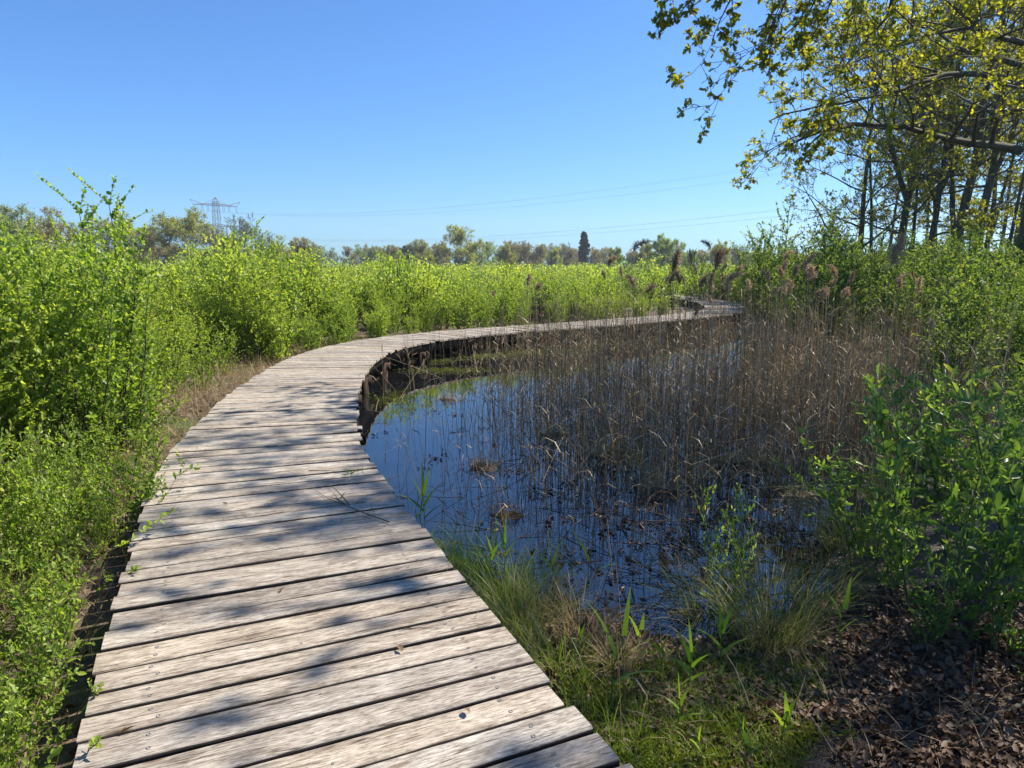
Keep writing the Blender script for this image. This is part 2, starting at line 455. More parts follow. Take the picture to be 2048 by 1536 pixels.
def ground_material():
    m, N, L, B = new_mat("bog_soil")
    geo = N.new("ShaderNodeNewGeometry")
    n1 = noise(N, L, 9.0, 6, .7, geo.outputs["Position"])
    n2 = noise(N, L, 1.1, 4, .6, geo.outputs["Position"])
    n3 = noise(N, L, 45.0, 4, .7, geo.outputs["Position"])
    r1 = ramp(N, [(.3, (.022, .015, .010)), (.45, (.085, .058, .038)), (.58, (.18, .125, .08)), (.75, (.32, .245, .165))])
    L.new(n1.outputs["Fac"], r1.inputs[0])
    r2 = ramp(N, [(.35, (.045, .06, .014)), (.7, (.11, .13, .03))])
    L.new(n3.outputs["Fac"], r2.inputs[0])
    g = ramp(N, [(.50, (0, 0, 0)), (.62, (1, 1, 1))])
    L.new(n2.outputs["Fac"], g.inputs[0])
    mx = N.new("ShaderNodeMix"); mx.data_type = 'RGBA'
    L.new(g.outputs[0], mx.inputs[0]); L.new(r1.outputs[0], mx.inputs[6]); L.new(r2.outputs[0], mx.inputs[7])
    # soaked near the waterline: a property of the mud at that level
    sp = N.new("ShaderNodeSeparateXYZ"); L.new(geo.outputs["Position"], sp.inputs[0])
    wet = N.new("ShaderNodeMapRange"); wet.inputs[1].default_value = -.30; wet.inputs[2].default_value = -.36
    L.new(sp.outputs[2], wet.inputs[0])
    wm = N.new("ShaderNodeMix"); wm.data_type = 'RGBA'
    wf = N.new('ShaderNodeMath'); wf.operation = 'MULTIPLY'; wf.inputs[1].default_value = .90
    L.new(wet.outputs[0], wf.inputs[0]); L.new(wf.outputs[0], wm.inputs[0]); L.new(mx.outputs[2], wm.inputs[6]); wm.inputs[7].default_value = (.030, .020, .013, 1)
    L.new(wm.outputs[2], B.inputs["Base Color"])
    rr = N.new("ShaderNodeMapRange"); rr.inputs[3].default_value = .9; rr.inputs[4].default_value = .32
    L.new(wet.outputs[0], rr.inputs[0]); L.new(rr.outputs[0], B.inputs["Roughness"])
    bp = N.new("ShaderNodeBump"); bp.inputs["Strength"].default_value = .9; bp.inputs["Distance"].default_value = .03
    L.new(n3.outputs["Fac"], bp.inputs["Height"]); L.new(bp.outputs[0], B.inputs["Normal"])
    return m
M["ground"] = ground_material()

def water_material():
    m, N, L, B = new_mat("pond_water")
    geo = N.new("ShaderNodeNewGeometry")
    n1 = noise(N, L, 3.0, 3, .5, geo.outputs["Position"])
    n2 = noise(N, L, 26.0, 2, .5, geo.outputs["Position"])
    B.inputs["Base Color"].default_value = (.006, .007, .008, 1)
    B.inputs["Roughness"].default_value = .015
    B.inputs["IOR"].default_value = 1.85
    b1 = N.new("ShaderNodeBump"); b1.inputs["Strength"].default_value = .025; b1.inputs["Distance"].default_value = .05
    b2 = N.new("ShaderNodeBump"); b2.inputs["Strength"].default_value = .012; b2.inputs["Distance"].default_value = .01
    L.new(n1.outputs["Fac"], b1.inputs["Height"]); L.new(n2.outputs["Fac"], b2.inputs["Height"])
    L.new(b1.outputs[0], b2.inputs["Normal"]); L.new(b2.outputs[0], B.inputs["Normal"])
    return m
M["water"] = water_material()

# ------------------------------------------------------------------ the line of the boardwalk
RP = np.array([(1.78, -1.9), (1.45, -1.0), (1.06, 0.05), (.71, 1.0), (.355, 1.92), (.14, 2.37), (-.06, 2.84), (-.27, 3.29), (-.50, 3.86),
               (-.68, 4.28), (-.92, 4.87), (-1.12, 5.40), (-1.34, 6.08), (-1.52, 6.88), (-1.75, 7.9), (-1.90, 8.8), (-2.03, 9.8),
               (-2.13, 10.8), (-2.13, 11.72), (-2.06, 12.6), (-1.74, 13.55), (-1.17, 14.5), (.26, 15.86), (2.16, 17.35), (3.3, 18.3),
               (4.9, 19.7), (6.17, 21.0), (7.25, 22.5), (8.05, 24.4), (8.6, 27.0), (8.75, 30.0), (8.4, 33.0), (7.7, 37.0), (6.7, 41)])
def resample(P, step):
    P = np.asarray(P, float)
    out = []
    Q = np.vstack((2 * P[0] - P[1], P, 2 * P[-1] - P[-2]))
    for i in range(1, len(Q) - 2):
        p0, p1, p2, p3 = Q[i - 1], Q[i], Q[i + 1], Q[i + 2]
        t = np.linspace(0, 1, 24, endpoint=False)[:, None]
        out.append(.5 * ((2 * p1) + (-p0 + p2) * t + (2 * p0 - 5 * p1 + 4 * p2 - p3) * t ** 2 + (-p0 + 3 * p1 - 3 * p2 + p3) * t ** 3))
    out = np.vstack(out + [Q[-2:-1]])
    d = np.concatenate(([0], np.cumsum(np.linalg.norm(np.diff(out, axis=0), axis=1))))
    s = np.arange(0, d[-1], step)
    return np.stack([np.interp(s, d, out[:, k]) for k in range(out.shape[1])], axis=1), s
RE, RS = resample(RP, .05)
ker = np.hanning(25); ker /= ker.sum()
pad = np.vstack((np.repeat(RE[:1], 12, 0), RE, np.repeat(RE[-1:], 12, 0)))
RE = np.stack([np.convolve(pad[:, k], ker, 'valid') for k in range(2)], axis=1)[8:-8]
tg = norm(np.gradient(RE, axis=0))
NL = np.stack((-tg[:, 1], tg[:, 0]), axis=1)                 # towards the left edge
RS = np.concatenate(([0], np.cumsum(np.linalg.norm(np.diff(RE, axis=0), axis=1))))
WID = np.interp(RE[:, 1], [0, 6, 10, 15, 40], [1.53, 1.52, 1.47, 1.42, 1.38])
CE = RE + NL * (WID / 2)[:, None]
def deck_at(s):
    """right edge point, left normal and width at arc length s"""
    p = np.array([np.interp(s, RS, RE[:, k]) for k in range(2)])
    n = norm(np.array([np.interp(s, RS, NL[:, k]) for k in range(2)]))
    return p, n, float(np.interp(s, RS, WID))
def s_of_y(y):
    return float(np.interp(y, RE[:, 1], RS))
def deck_dist(x, y):
    """signed-ish offset from the deck's centre line, vectorised: distance"""
    P = CE[::4]
    d = np.full(np.shape(x), 1e9)
    for p in P:
        d = np.minimum(d, (x - p[0]) ** 2 + (y - p[1]) ** 2)
    return np.sqrt(d)
def left_of_deck(x, y):
    """positive to the left of (outside the bend of) the boardwalk"""
    P = CE[::4]; n = NL[::4]
    best = np.full(np.shape(x), 1e9); val = np.zeros(np.shape(x))
    for p, q in zip(P, n):
        dx, dy = x - p[0], y - p[1]
        d = dx * dx + dy * dy
        k = d < best
        best = np.where(k, d, best)
        val = np.where(k, dx * q[0] + dy * q[1], val)
    return val

POND = np.array([(-1.0, 5.6), (-.52, 4.83), (-.15, 4.15), (.17, 3.95), (.46, 3.70), (.72, 3.45), (.98, 3.42), (1.25, 3.40), (1.62, 3.75), (2.1, 4.3),
                 (2.55, 5.1), (3.0, 6.1), (3.7, 6.8), (4.9, 8.0), (6.4, 10.2), (7.0, 12.6), (6.6, 15.6), (6.9, 19), (6.2, 20.6), (5.0, 20.2), (3.2, 18.9),
                 (2.0, 17.8), (.1, 16.3), (-1.4, 15.0), (-2.3, 13.6), (-2.65, 12.2), (-2.6, 10), (-2.3, 8.4), (-1.9, 7.0)])
def pond_sd(x, y):
    """signed distance to the shore, negative over water"""
    x, y = np.asarray(x, float), np.asarray(y, float)
    d = np.full(x.shape, 1e9); ins = np.zeros(x.shape, bool)
    for a, b in zip(POND, np.roll(POND, -1, 0)):
        ex, ey = b - a
        t = np.clip(((x - a[0]) * ex + (y - a[1]) * ey) / (ex * ex + ey * ey), 0, 1)
        d = np.minimum(d, np.hypot(x - a[0] - t * ex, y - a[1] - t * ey))
        c = ((a[1] > y) != (b[1] > y)) & (x < (b[0] - a[0]) * (y - a[1]) / (b[1] - a[1] + 1e-12) + a[0])
        ins ^= c
    return np.where(ins, -d, d)
def ground_z(x, y):
    x, y = np.asarray(x, float), np.asarray(y, float)
    sd = pond_sd(x, y) + fbm(x * 2.2, y * 2.2) * .35
    lf = left_of_deck(x, y)
    bank = np.where(lf > 0, -.26, -.395)
    bank = bank + np.where(lf > 1.5, np.clip((lf - 1.5) * .05, 0, .12), 0)
    far = np.clip((np.hypot(x, y - 10) - 25) / 30, 0, 1)
    bank = bank * (1 - far) + far * -.35
    out = WATER_Z + (bank - WATER_Z) * np.clip(sd / .55, 0, 1) ** .8
    inn = WATER_Z - np.clip(-sd * .45, 0, .4)
    z = np.where(sd > 0, out, inn)
    z = z + fbm(x * 1.3, y * 1.3) * .05 + fbm(x * 6, y * 6, 2) * .035
    return z

# ------------------------------------------------------------------ ground and water
def axis(a, b, step, ext, grow=1.22):
    mid = np.arange(a, b, step)
    up, dn, s = [], [], step
    v = b
    while v < ext[1]:
        up.append(v); s *= grow; v += s
    v, s = a, step
    while v > ext[0]:
        s *= grow; v -= s; dn.append(v)
    return np.concatenate((np.array(dn[::-1]), mid, np.array(up)))
gx = axis(-8, 12, .09, (-640, 640)); gy = axis(-1.5, 26, .09, (-60, 900))
X, Y = np.meshgrid(gx, gy)
Z = ground_z(X, Y)
mb = MB()
nx, ny = len(gx), len(gy)
ii = (np.arange(ny - 1)[:, None] * nx + np.arange(nx - 1)[None, :])
mb.add(np.stack((X, Y, Z), axis=-1).reshape(-1, 3), np.stack((ii, ii + 1, ii + nx + 1, ii + nx), axis=-1).reshape(-1, 4))
tag(mb.build("ground", M["ground"], smooth=True), kind="structure")
mb = MB()
mb.add([(-4.5, 2.6, WATER_Z), (10, 2.6, WATER_Z), (10, 22, WATER_Z), (-4.5, 22, WATER_Z)], [(0, 1, 2, 3)])
tag(mb.build("pond_water", M["water"]), kind="structure")

# ------------------------------------------------------------------ the boardwalk
def build_boardwalk():
    rng = np.random.default_rng(11)
    root = thing("boardwalk", "winding boardwalk of grey weathered planks curving around the pond", "boardwalk")
    mb = MB()
    s, S1, k = .35, RS[-1] - .4, 0
    su = np.linspace(0, 1, 15)
    while s < S1:
        w = .1290 + rng.normal(0, .006)
        gap = float(np.clip(rng.normal(.0185, .005), .009, .032))
        pa, na, wa = deck_at(s); pb, nb, wb = deck_at(s + w)
        e0, e1 = rng.normal(0, .010, 2)
        tw = rng.normal(0, .0022, 2)
        A = pa - na * e0; Bp = pb - nb * e0
        A2 = pa + na * (wa + e1); B2 = pb + nb * (wb + e1)
        near = s < s_of_y(9)
        u = su if near else su[::7]
        n = len(u)
        ph = rng.uniform(0, 100)
        ea = fbm(u * 7 + ph, u * 0 + ph) * .010; eb = fbm(u * 7 + ph + 50, u * 0 + ph) * .010
        if near and rng.random() < .22:                        # a broken, splintered edge
            c = rng.uniform(.15, .85); wd = rng.uniform(.05, .14)
            ea = ea + np.clip(1 - np.abs(u - c) / wd, 0, 1) * rng.uniform(.008, .022)
        dirc = norm(B2 + Bp - A2 - A)
        a = A[None] * (1 - u[:, None]) + A2[None] * u[:, None]; b = Bp[None] * (1 - u[:, None]) + B2[None] * u[:, None]
        acr = norm(b - a)
        a = a + acr * ea[:, None]; b = b - acr * (eb)[:, None]
        c1 = a + acr * .006; c2 = b - acr * .006
        zt = (tw[0] * (1 - u) + tw[1] * u) + rng.normal(0, .0015)
        if rng.random() < .06: zt = zt + np.linspace(1, 0, n) ** 3 * rng.uniform(.01, .022)
        cup = rng.normal(0, .0012)
        z3 = lambda q, dz: np.concatenate((q, (zt + dz)[:, None]), axis=1)
        prof = np.stack((z3(a, -.032), z3(a, -.006), z3(c1, cup), z3(c2, cup), z3(b, -.006), z3(b, -.032)), axis=1)   # n x 6 x 3
        vv = prof.reshape(-1, 3)
        f, uvs = [], []
        vc = [0, .02, .03, .03 + w, .04 + w, .06 + w]
        L = wa
        r = rng.random()
        for i in range(n - 1):
            for j in range(6):
                j2 = (j + 1) % 6
                f.append((i * 6 + j, i * 6 + j2, (i + 1) * 6 + j2, (i + 1) * 6 + j))
                va, vb2 = vc[j], (vc[j2] if j2 else .10 + w)
                uvs += [(u[i] * L, va), (u[i] * L, vb2), (u[i + 1] * L, vb2), (u[i + 1] * L, va)]
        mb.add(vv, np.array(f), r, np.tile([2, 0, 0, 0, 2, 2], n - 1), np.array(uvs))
        mb.add(vv[:6], [(5, 4, 3, 2, 1, 0)], r, 0); mb.add(vv[-6:], [(0, 1, 2, 3, 4, 5)], r, 0)
        if s < s_of_y(9.5):                                    # screw heads over the joists
            for un, q in ((.13, 1), (.87, 1), (.52, .35)):
                for fr in (.27, .74):
                    if rng.random() > q * .93: continue
                    uu = un + rng.normal(0, .008)
                    p = (A * (1 - uu) + A2 * uu) * (1 - fr) + (Bp * (1 - uu) + B2 * uu) * fr + rng.normal(0, .006, 2)
                    zz = np.interp(uu, u, zt) + cup + .0012
                    an = np.arange(10) * (2 * math.pi / 10)
                    R_ = .0078 if un != .52 else .005
                    o = np.stack((p[0] + np.cos(an) * R_, p[1] + np.sin(an) * R_, np.full(10, zz - .003)), axis=1)
                    t = o.copy(); t[:, 2] = zz
                    i2 = np.stack((p[0] + np.cos(an) * R_ * .55, p[1] + np.sin(an) * R_ * .55, np.full(10, zz)), axis=1)
                    d2 = i2.copy(); d2[:, 2] -= .0028
                    q10 = np.arange(10); q11 = (q10 + 1) % 10
                    V = np.vstack((o, t, i2, d2))
                    F = np.concatenate([np.stack((q10 + 10 * g, q11 + 10 * g, q11 + 10 * (g + 1), q10 + 10 * (g + 1)), axis=1) for g in range(3)])
                    mb.add(V, F, .5, 1)
                    mb.add(d2, [tuple(range(10))], .5, 1)
        s += w + gap
        k += 1
    mb.build("decking", [M["deck"], M["screw"], M["board_side_shade"]], root)
    # joists following the curve under the planks
    ss = np.arange(.35, S1, .25)
    def edge(fr):
        o = []
        for q in ss:
            p, n, w = deck_at(q); o.append(p + n * (w * fr))
        return np.array(o)
    for fr in (.09, .5, .91):
        e = edge(fr); t = norm(np.gradient(e, axis=0)); nn = np.stack((-t[:, 1], t[:, 0]), axis=1) * .035
        V = np.stack((np.c_[e - nn, np.full(len(e), -.19)], np.c_[e - nn, np.full(len(e), -.0335)],
                      np.c_[e + nn, np.full(len(e), -.0335)], np.c_[e + nn, np.full(len(e), -.19)]), axis=1).reshape(-1, 3)
        i = np.arange(len(e) - 1)[:, None] * 4; j = np.arange(4)[None]; j2 = (j + 1) % 4
        b = MB(); b.add(V, np.stack((i + j, i + j2, i + 4 + j2, i + 4 + j), axis=-1).reshape(-1, 4), .5)
        b.build("beam", M["dark_wood"], root)
    q = s_of_y(3.2)
    while q < s_of_y(30):
        p, n, w = deck_at(q)
        for fr in (.085, .915):
            c = p + n * (w * fr)
            gz = float(ground_z(np.array([c[0]]), np.array([c[1]]))[0])
            an = math.atan2(n[1], n[0])
            b = MB()
            h0, h1 = gz - .4, -.20
            b.box((0, 0, 0), (.10, .10, h1 - h0), rng.random())
            o = b.build("post", M["dark_wood"], root)
            o.location = (c[0], c[1], (h0 + h1) / 2); o.rotation_euler = (rng.normal(0, .015), rng.normal(0, .015), an)
        b = MB()
        b.box((0, 0, 0), (w * .97, .06, .12), rng.random())
        o = b.build("cross_beam", M["dark_wood"], root)
        c = p + n * (w / 2)
        o.location = (c[0], c[1], -.252); o.rotation_euler = (0, 0, an)
        q += 1.55
    return root
build_boardwalk()

# ------------------------------------------------------------------ plant builders
UP = np.array((0, 0, 1.0))
def rdir(rng, n):
    return norm(rng.normal(size=(n, 3)))

def perp_frame(d):
    ref = UP if abs(d[2]) < .9 else np.array((1.0, 0, 0))
    a = norm(np.cross(d, ref)); return a, np.cross(d, a)

def grow_path(rng, p, d, length, n, wander, trop):
    pts = [np.asarray(p, float)]
    d = norm(np.asarray(d, float))
    for i in range(n):
        d = norm(d + rng.normal(size=3) * wander + np.array((0, 0, trop)))
        pts.append(pts[-1] + d * (length / n))
    return np.array(pts)

class Tree:
    """trunk, limbs and twigs as tubes; leaf positions collected on the last twigs"""
    def __init__(self, seed, leaf_l, leaf_w, per_twig, tmpl=DIAMOND, bare=0.0, min_r=.004, twig_sides=3, droop=0.0, jit=0.0):
        self.jit = jit
        self.rng = np.random.default_rng(seed)
        self.wood, self.tips = MB(), []
        self.leaf_l, self.leaf_w, self.per, self.tmpl, self.bare, self.min_r, self.ts, self.droop = leaf_l, leaf_w, per_twig, tmpl, bare, min_r, twig_sides, droop
    def limb(self, pts, r0, r1, level, kids, spread=(35, 70), ratio=(.35, .6), t0=.25, wander=.16, trop=.03):
        rng = self.rng
        n = len(pts)
        rad = r0 + (r1 - r0) * np.linspace(0, 1, n) ** .8
        self.wood.tube(pts, np.maximum(rad, self.min_r), 8 if r0 > .12 else (6 if r0 > .05 else (4 if r0 > .015 else self.ts)), rng.random())
        length = np.sum(np.linalg.norm(np.diff(pts, axis=0), axis=1))
        if level == 0:
            self.tips.append((pts, length))
            return
        k = kids[0]
        for i in range(k):
            t = t0 + (1 - t0) * (i + rng.uniform(.2, .9)) / k
            t = min(t, .995)
            x = t * (n - 1); i0 = min(int(x), n - 2); fr = x - i0
            p = pts[i0] * (1 - fr) + pts[i0 + 1] * fr
            d = norm(pts[i0 + 1] - pts[i0])
            a, b = perp_frame(d)
            az = rng.uniform(0, 2 * math.pi)
            # twigs spread sideways and up more than down
            side = a * math.cos(az) + b * math.sin(az)
            if side[2] < -.3 and rng.random() < .6: side = -side
            an = math.radians(rng.uniform(*spread))
            dd = norm(d * math.cos(an) + side * math.sin(an))
            ll = length * rng.uniform(*ratio) * (1.1 - .55 * t)
            rr = max(self.min_r, (r0 + (r1 - r0) * t) * rng.uniform(.45, .65))
            seg = 5 if level > 1 else 3
            self.limb(grow_path(rng, p, dd, ll, seg, wander, trop - (self.droop if level <= 2 else 0)), rr, max(self.min_r * .6, rr * .3), level - 1, kids[1:], spread, ratio, .2, wander, trop)
        # the leader goes on as a twig
        if level >= 1:
            self.tips.append((pts[-2:], length * .2))
    def foliage(self, mb, mat=0, top=None):
        rng = self.rng
        P, D = [], []
        for pts, ln in self.tips:
            if rng.random() < self.bare: continue
            k = max(1, int(rng.poisson(self.per)))
            t = rng.beta(2.2, .9, k)
            x = t * (len(pts) - 1); i0 = np.minimum(x.astype(int), len(pts) - 2); fr = (x - i0)[:, None]
            p = pts[i0] * (1 - fr) + pts[i0 + 1] * fr
            d = norm(pts[i0 + 1] - pts[i0])
            P.append(p + rdir(rng, k) * (rng.random(k) * self.jit)[:, None]); D.append(norm(d * .6 + rdir(rng, k) * .9 + np.array((0, 0, -.12))))
        if not P: return
        P, D = np.vstack(P), np.vstack(D)
        n = len(P)
        L = self.leaf_l * rng.uniform(.6, 1.3, n)
        rnd = np.clip(rng.normal(.45, .2, n), 0, 1)
        leaves(mb, P, D, UP * .7 + rdir(rng, n), L, L * self.leaf_w, rnd, self.tmpl, mat)

def oak(seed, height, r0, clear, crown_r, nlimb=13, kids=(5, 5, 4), leaf=(.10, .7), per=5, bare=.1, lean=(0, 0), elev=(15, 60), wob=.05, levels=3, min_r=.005, tmpl=DIAMOND, trop=.03, flat=1.0, fork=0, jit=0.0, dome=None):
    """a spreading broadleaf tree; returns (trunk mesh builder, crown mesh builder)"""
    T = Tree(seed, leaf[0], leaf[1], per, tmpl, bare, min_r, jit=jit)
    rng = T.rng
    n = 12
    d = norm(np.array((lean[0], lean[1], 1.0)))
    stems = []
    main = grow_path(rng, (0, 0, -.3), d, height * (.86 if dome is None else .5), n, wob, .02)
    stems.append((main, r0, .9))
    if fork:
        for f in range(fork):
            i = rng.integers(3, 6)
            az = rng.uniform(0, 2 * math.pi)
            dd = norm(np.array((math.cos(az) * .45, math.sin(az) * .45, 1)))
            stems.append((grow_path(rng, main[i], dd, height * .86 * (1 - i / n) * .95, 9, wob, .03), r0 * .62, .7))
    for si, (pts, rr, share) in enumerate(stems):
        m = len(pts)
        rad = rr * (1 - np.linspace(0, 1, m) ** 1.1 * .82)
        if si == 0: rad[0] *= 1.35
        T.wood.tube(pts, rad, 10, .5)
        k = int(nlimb * share) if si == 0 else max(4, nlimb // 2)
        c0 = clear if si == 0 else .25
        az = rng.uniform(0, 6.28)
        for i in range(k):
            t = c0 + (1 - c0) * ((i + rng.uniform(.1, .9)) / k)
            x = min(t, .985) * (m - 1); i0 = min(int(x), m - 2); fr = x - i0
            p = pts[i0] * (1 - fr) + pts[i0 + 1] * fr
            az += 2.4 + rng.normal(0, .4)
            q = (t - c0) / (1 - c0)
            el = math.radians(elev[0] + (elev[1] - elev[0]) * q + rng.normal(0, 8))
            dd = np.array((math.cos(az) * math.cos(el), math.sin(az) * math.cos(el), math.sin(el)))
            prof = (.55 + .9 * math.sin(math.pi * min(1, q * .75 + .22))) / 1.45
            ll = crown_r * prof * rng.uniform(.8, 1.15)
            if dome is not None:                               # limbs fan out to the rim of a rounded crown
                cz, rz_ = height * dome, height * (1 - dome)
                k_ = np.array((1 / crown_r, 1 / crown_r, 1 / (rz_ if dd[2] > -.2 else rz_ * .8)))
                o_ = (p - np.array((0, 0, cz))) * k_; v_ = dd * k_
                A_, B_, C_ = v_ @ v_, o_ @ v_, o_ @ o_ - 1
                ll = max(.8, (-B_ + math.sqrt(max(B_ * B_ - A_ * C_, 0))) / A_) * rng.uniform(.72, .98)
            lr = rad[i0] * rng.uniform(.32, .5)
            T.limb(grow_path(rng, p, dd, ll, 7, .13, trop), lr, lr * .22, levels, kids)
        T.tips.append((pts[-3:], .8))
    C = MB()
    T.foliage(C)
    return T.wood, C

class Shrub:
    """many-stemmed young shrub with alternate leaves"""
    def __init__(self, seed, H, spread, nstem, leaf, leaf_gap, br_gap=.07, br_len=(.14, .30), elev=(30, 65), per=2, tmpl=OVAL, base_r=.12, bend=.10, t0=.15, stem_r=.006, tipyoung=.5, spire=0, up=.5, dead=.14):
        rng = np.random.default_rng(seed)
        self.stem, self.fol = MB(), MB()
        P, D, R, G = [], [], [], []
        for s in range(nstem):
            h = H * rng.uniform(.6, 1.0) if s >= spire else H * rng.uniform(1.0, 1.18)
            az = rng.uniform(0, 2 * math.pi)
            b = np.array((math.cos(az), math.sin(az), 0)) * base_r * math.sqrt(rng.random())
            az2 = az + rng.normal(0, .7)
            ln = spread * rng.uniform(.15, 1.0) * (1 if s >= spire else .3)
            t = np.linspace(0, 1, 9)
            pts = b[None] + np.stack((math.cos(az2) * ln * t ** 1.25, math.sin(az2) * ln * t ** 1.25, h * t - .12 * (1 - t)), axis=1)
            wob = np.cumsum(rng.normal(0, 1, (9, 3)), axis=0) * bend * h * .05
            wob[:, 2] *= .3; wob[0] = 0
            pts = pts + wob
            self.stem.tube(pts, stem_r * h * (1.05 - t * .85), 4, rng.random())
            if s > 1 and rng.random() < dead:                  # a bare dead stem with a few twigs
                for i in range(5):
                    x = rng.uniform(3, 8); i0 = min(int(x), 7)
                    self.stem.tube(grow_path(rng, pts[i0], rdir(rng, 1)[0] + UP, h * rng.uniform(.1, .25), 3, .2, .05), [.002, .0015, .001, .0007], 3, .9)
                continue
            nb = int(h * (1 - t0) / br_gap)
            for i in range(nb + 1):
                tt = t0 + (1 - t0) * (i + rng.random()) / (nb + 1)
                x = tt * 8; i0 = min(int(x), 7); fr = x - i0
                p = pts[i0] * (1 - fr) + pts[i0 + 1] * fr
                l = h * rng.uniform(*br_len) * (.35 + .9 * math.sin(math.pi * (.12 + .80 * tt)))
                l = min(l, .55)
                e = math.radians(rng.uniform(*elev)); a = rng.uniform(0, 2 * math.pi)
                d = np.array((math.cos(a) * math.cos(e), math.sin(a) * math.cos(e), math.sin(e)))
                q = grow_path(rng, p, d, l, 4, .16, .05)
                self.stem.tube(q, np.linspace(.0028, .0010, 5) * (1 if stem_r > .004 else .7), 3, rng.random())
                k = max(2, int(l / leaf_gap))
                u = (np.arange(k) + rng.uniform(.2, .9, k)) / k
                u = np.repeat(u, per)
                xx = u * 4; j0 = np.minimum(xx.astype(int), 3); ff = (xx - j0)[:, None]
                pp = q[j0] * (1 - ff) + q[j0 + 1] * ff
                dq = norm(q[j0 + 1] - q[j0])
                P.append(pp); D.append(norm(dq * .7 + rdir(rng, len(u)) * .8 + UP * up * .5))
                R.append(np.clip(rng.normal(.38, .15, len(u)) + (u ** 3) * tipyoung * .5 + (tt - .5) * .2, 0, 1))
                G.append(.75 + .35 * (1 - u))
            # terminal leaves up the stem
            k = int(h / leaf_gap * .5)
            u = rng.uniform(t0, 1, k); x = u * 8; j0 = np.minimum(x.astype(int), 7); ff = (x - j0)[:, None]
            P.append(pts[j0] * (1 - ff) + pts[j0 + 1] * ff)
            dd = rdir(rng, k); dd[:, 2] = np.abs(dd[:, 2]) * .6 + .3
            D.append(norm(dd)); R.append(np.clip(rng.normal(.5, .2, k), 0, 1)); G.append(np.full(k, .85))
        P, D, R, G = np.vstack(P), np.vstack(D), np.concatenate(R), np.concatenate(G)
        n = len(P)
        L = leaf[0] * np.clip(rng.lognormal(-.08, .30, n), .4, 1.8) * G
        leaves(self.fol, P, D, UP * .6 + rdir(rng, n) * .9, L, L * leaf[1], R, tmpl)
        self.n = n

def shrub_meshes(name, sh, leaf_mat_, stem_mat):
    return [("stem", sh.stem.mesh(name + "_stem", [stem_mat])), ("foliage", sh.fol.mesh(name + "_foliage", [leaf_mat_]))]

def gz(x, y):
    return float(ground_z(np.array([x]), np.array([y]))[0])

# ------------------------------------------------------------------ the thicket left of and beyond the boardwalk
rng = np.random.default_rng(77)
near_protos = [shrub_meshes("thicket%d" % i, Shrub(100 + i, 1.9, .55, 10, ((.042, .66), (.034, .80), (.054, .55), (.038, .62), (.046, .72))[i], (.026, .023, .034, .026, .030)[i], br_gap=.055, br_len=(.15, .34), spire=1 if i % 2 else 0, base_r=.28, t0=.06), M["bright_leaf" if i % 2 else "birch_leaf"], M["stem"]) for i in range(5)]
low_protos = [shrub_meshes("lowbush%d" % i, Shrub(140 + i, .75, .38, 10, (.030, .55), .021, br_gap=.045, br_len=(.18, .38), t0=.10, base_r=.22, stem_r=.005), M["bright_leaf"], M["stem"]) for i in range(4)]

def shrub_at(protos, x, y, h, H, label, group=None, k=None, name="shrub", wid=1.0, lean=.05):
    pr = protos[int(rng.integers(len(protos)))] if k is None else protos[k]
    s = h / H
    return placed(name, pr, label, "shrub", (x, y, gz(x, y) - .03), rng.uniform(0, 6.28), (s * wid, s * wid, s), group, (rng.normal(0, lean), rng.normal(0, lean)))

# individually told apart: (pixel x, pixel y of the top, distance, label)
named = [
    (100, 425, 6.0, "tall leafy shrub at the left edge with its spire rising above the horizon", 1),
    (20, 440, 6.2, "tall light green shrub cut off by the left edge of the photo", 3),
    (176, 396, 6.4, "thin shrub shoot with one dark tuft of leaves highest against the sky at left", 1),
    (470, 490, 13.5, "bushy bright shrub below the pylon, highest of the middle clump", 0),
    (560, 462, 14.5, "slender shrub with a pointed tip right of the pylon against the sky", 1),
    (600, 505, 15.5, "yellowish green shrub at the right end of the tall middle clump", 2),
    (410, 520, 12.5, "rounded shrub at the left end of the tall middle clump", 4),
    (520, 500, 12.8, "dense shrub in the middle clump facing the boardwalk bend", 2),
]
for X0, Y0, d, lab, k in named:
    p = pxd(X0, Y0, d)
    h = p[2] - gz(p[0], p[1])
    shrub_at(near_protos, p[0], p[1], h, 1.95 if k % 2 == 0 else 2.15, lab, None, k, wid=1.25 if d > 10 else 1.0)
# the rest of the near thicket, in depth order
cnt = 0
def too_close(x, y, L, r):
    return any((x - a) ** 2 + (y - b) ** 2 < r * r for a, b, *_ in L)
def near_far(y):
    return "at the nearest boards" if y < 3 else ("by the leafy sprig" if y < 5 else ("by the shadowed boards" if y < 8 else ("by the dry grass bank" if y < 11.5 else "behind the bend")))
def column(p):
    return ("at the photo's left edge" if p < 60 else ("under the tall thin shoots" if p < 215 else ("in the dip below the olive oak" if p < 380 else ("below the pylon" if p < 520 else "right of the pylon clump"))))
spots = []
tries = 0
while len(spots) < 150 and tries < 30000:
    tries += 1
    y = rng.uniform(1.3, 15.5); x = rng.uniform(-14, -1.2)
    if abs(x) / max(y, .1) > .95 and y > 3: continue
    lf = float(left_of_deck(np.array([x]), np.array([y]))[0])
    edge = .76 + (.22 if y < 4.5 else .42 + (.50 if 8 < y < 12.5 else 0)) + rng.random() * .25
    if lf < edge or lf > 9: continue
    if too_close(x, y, spots, .30 + .035 * y): continue
    spots.append((x, y))
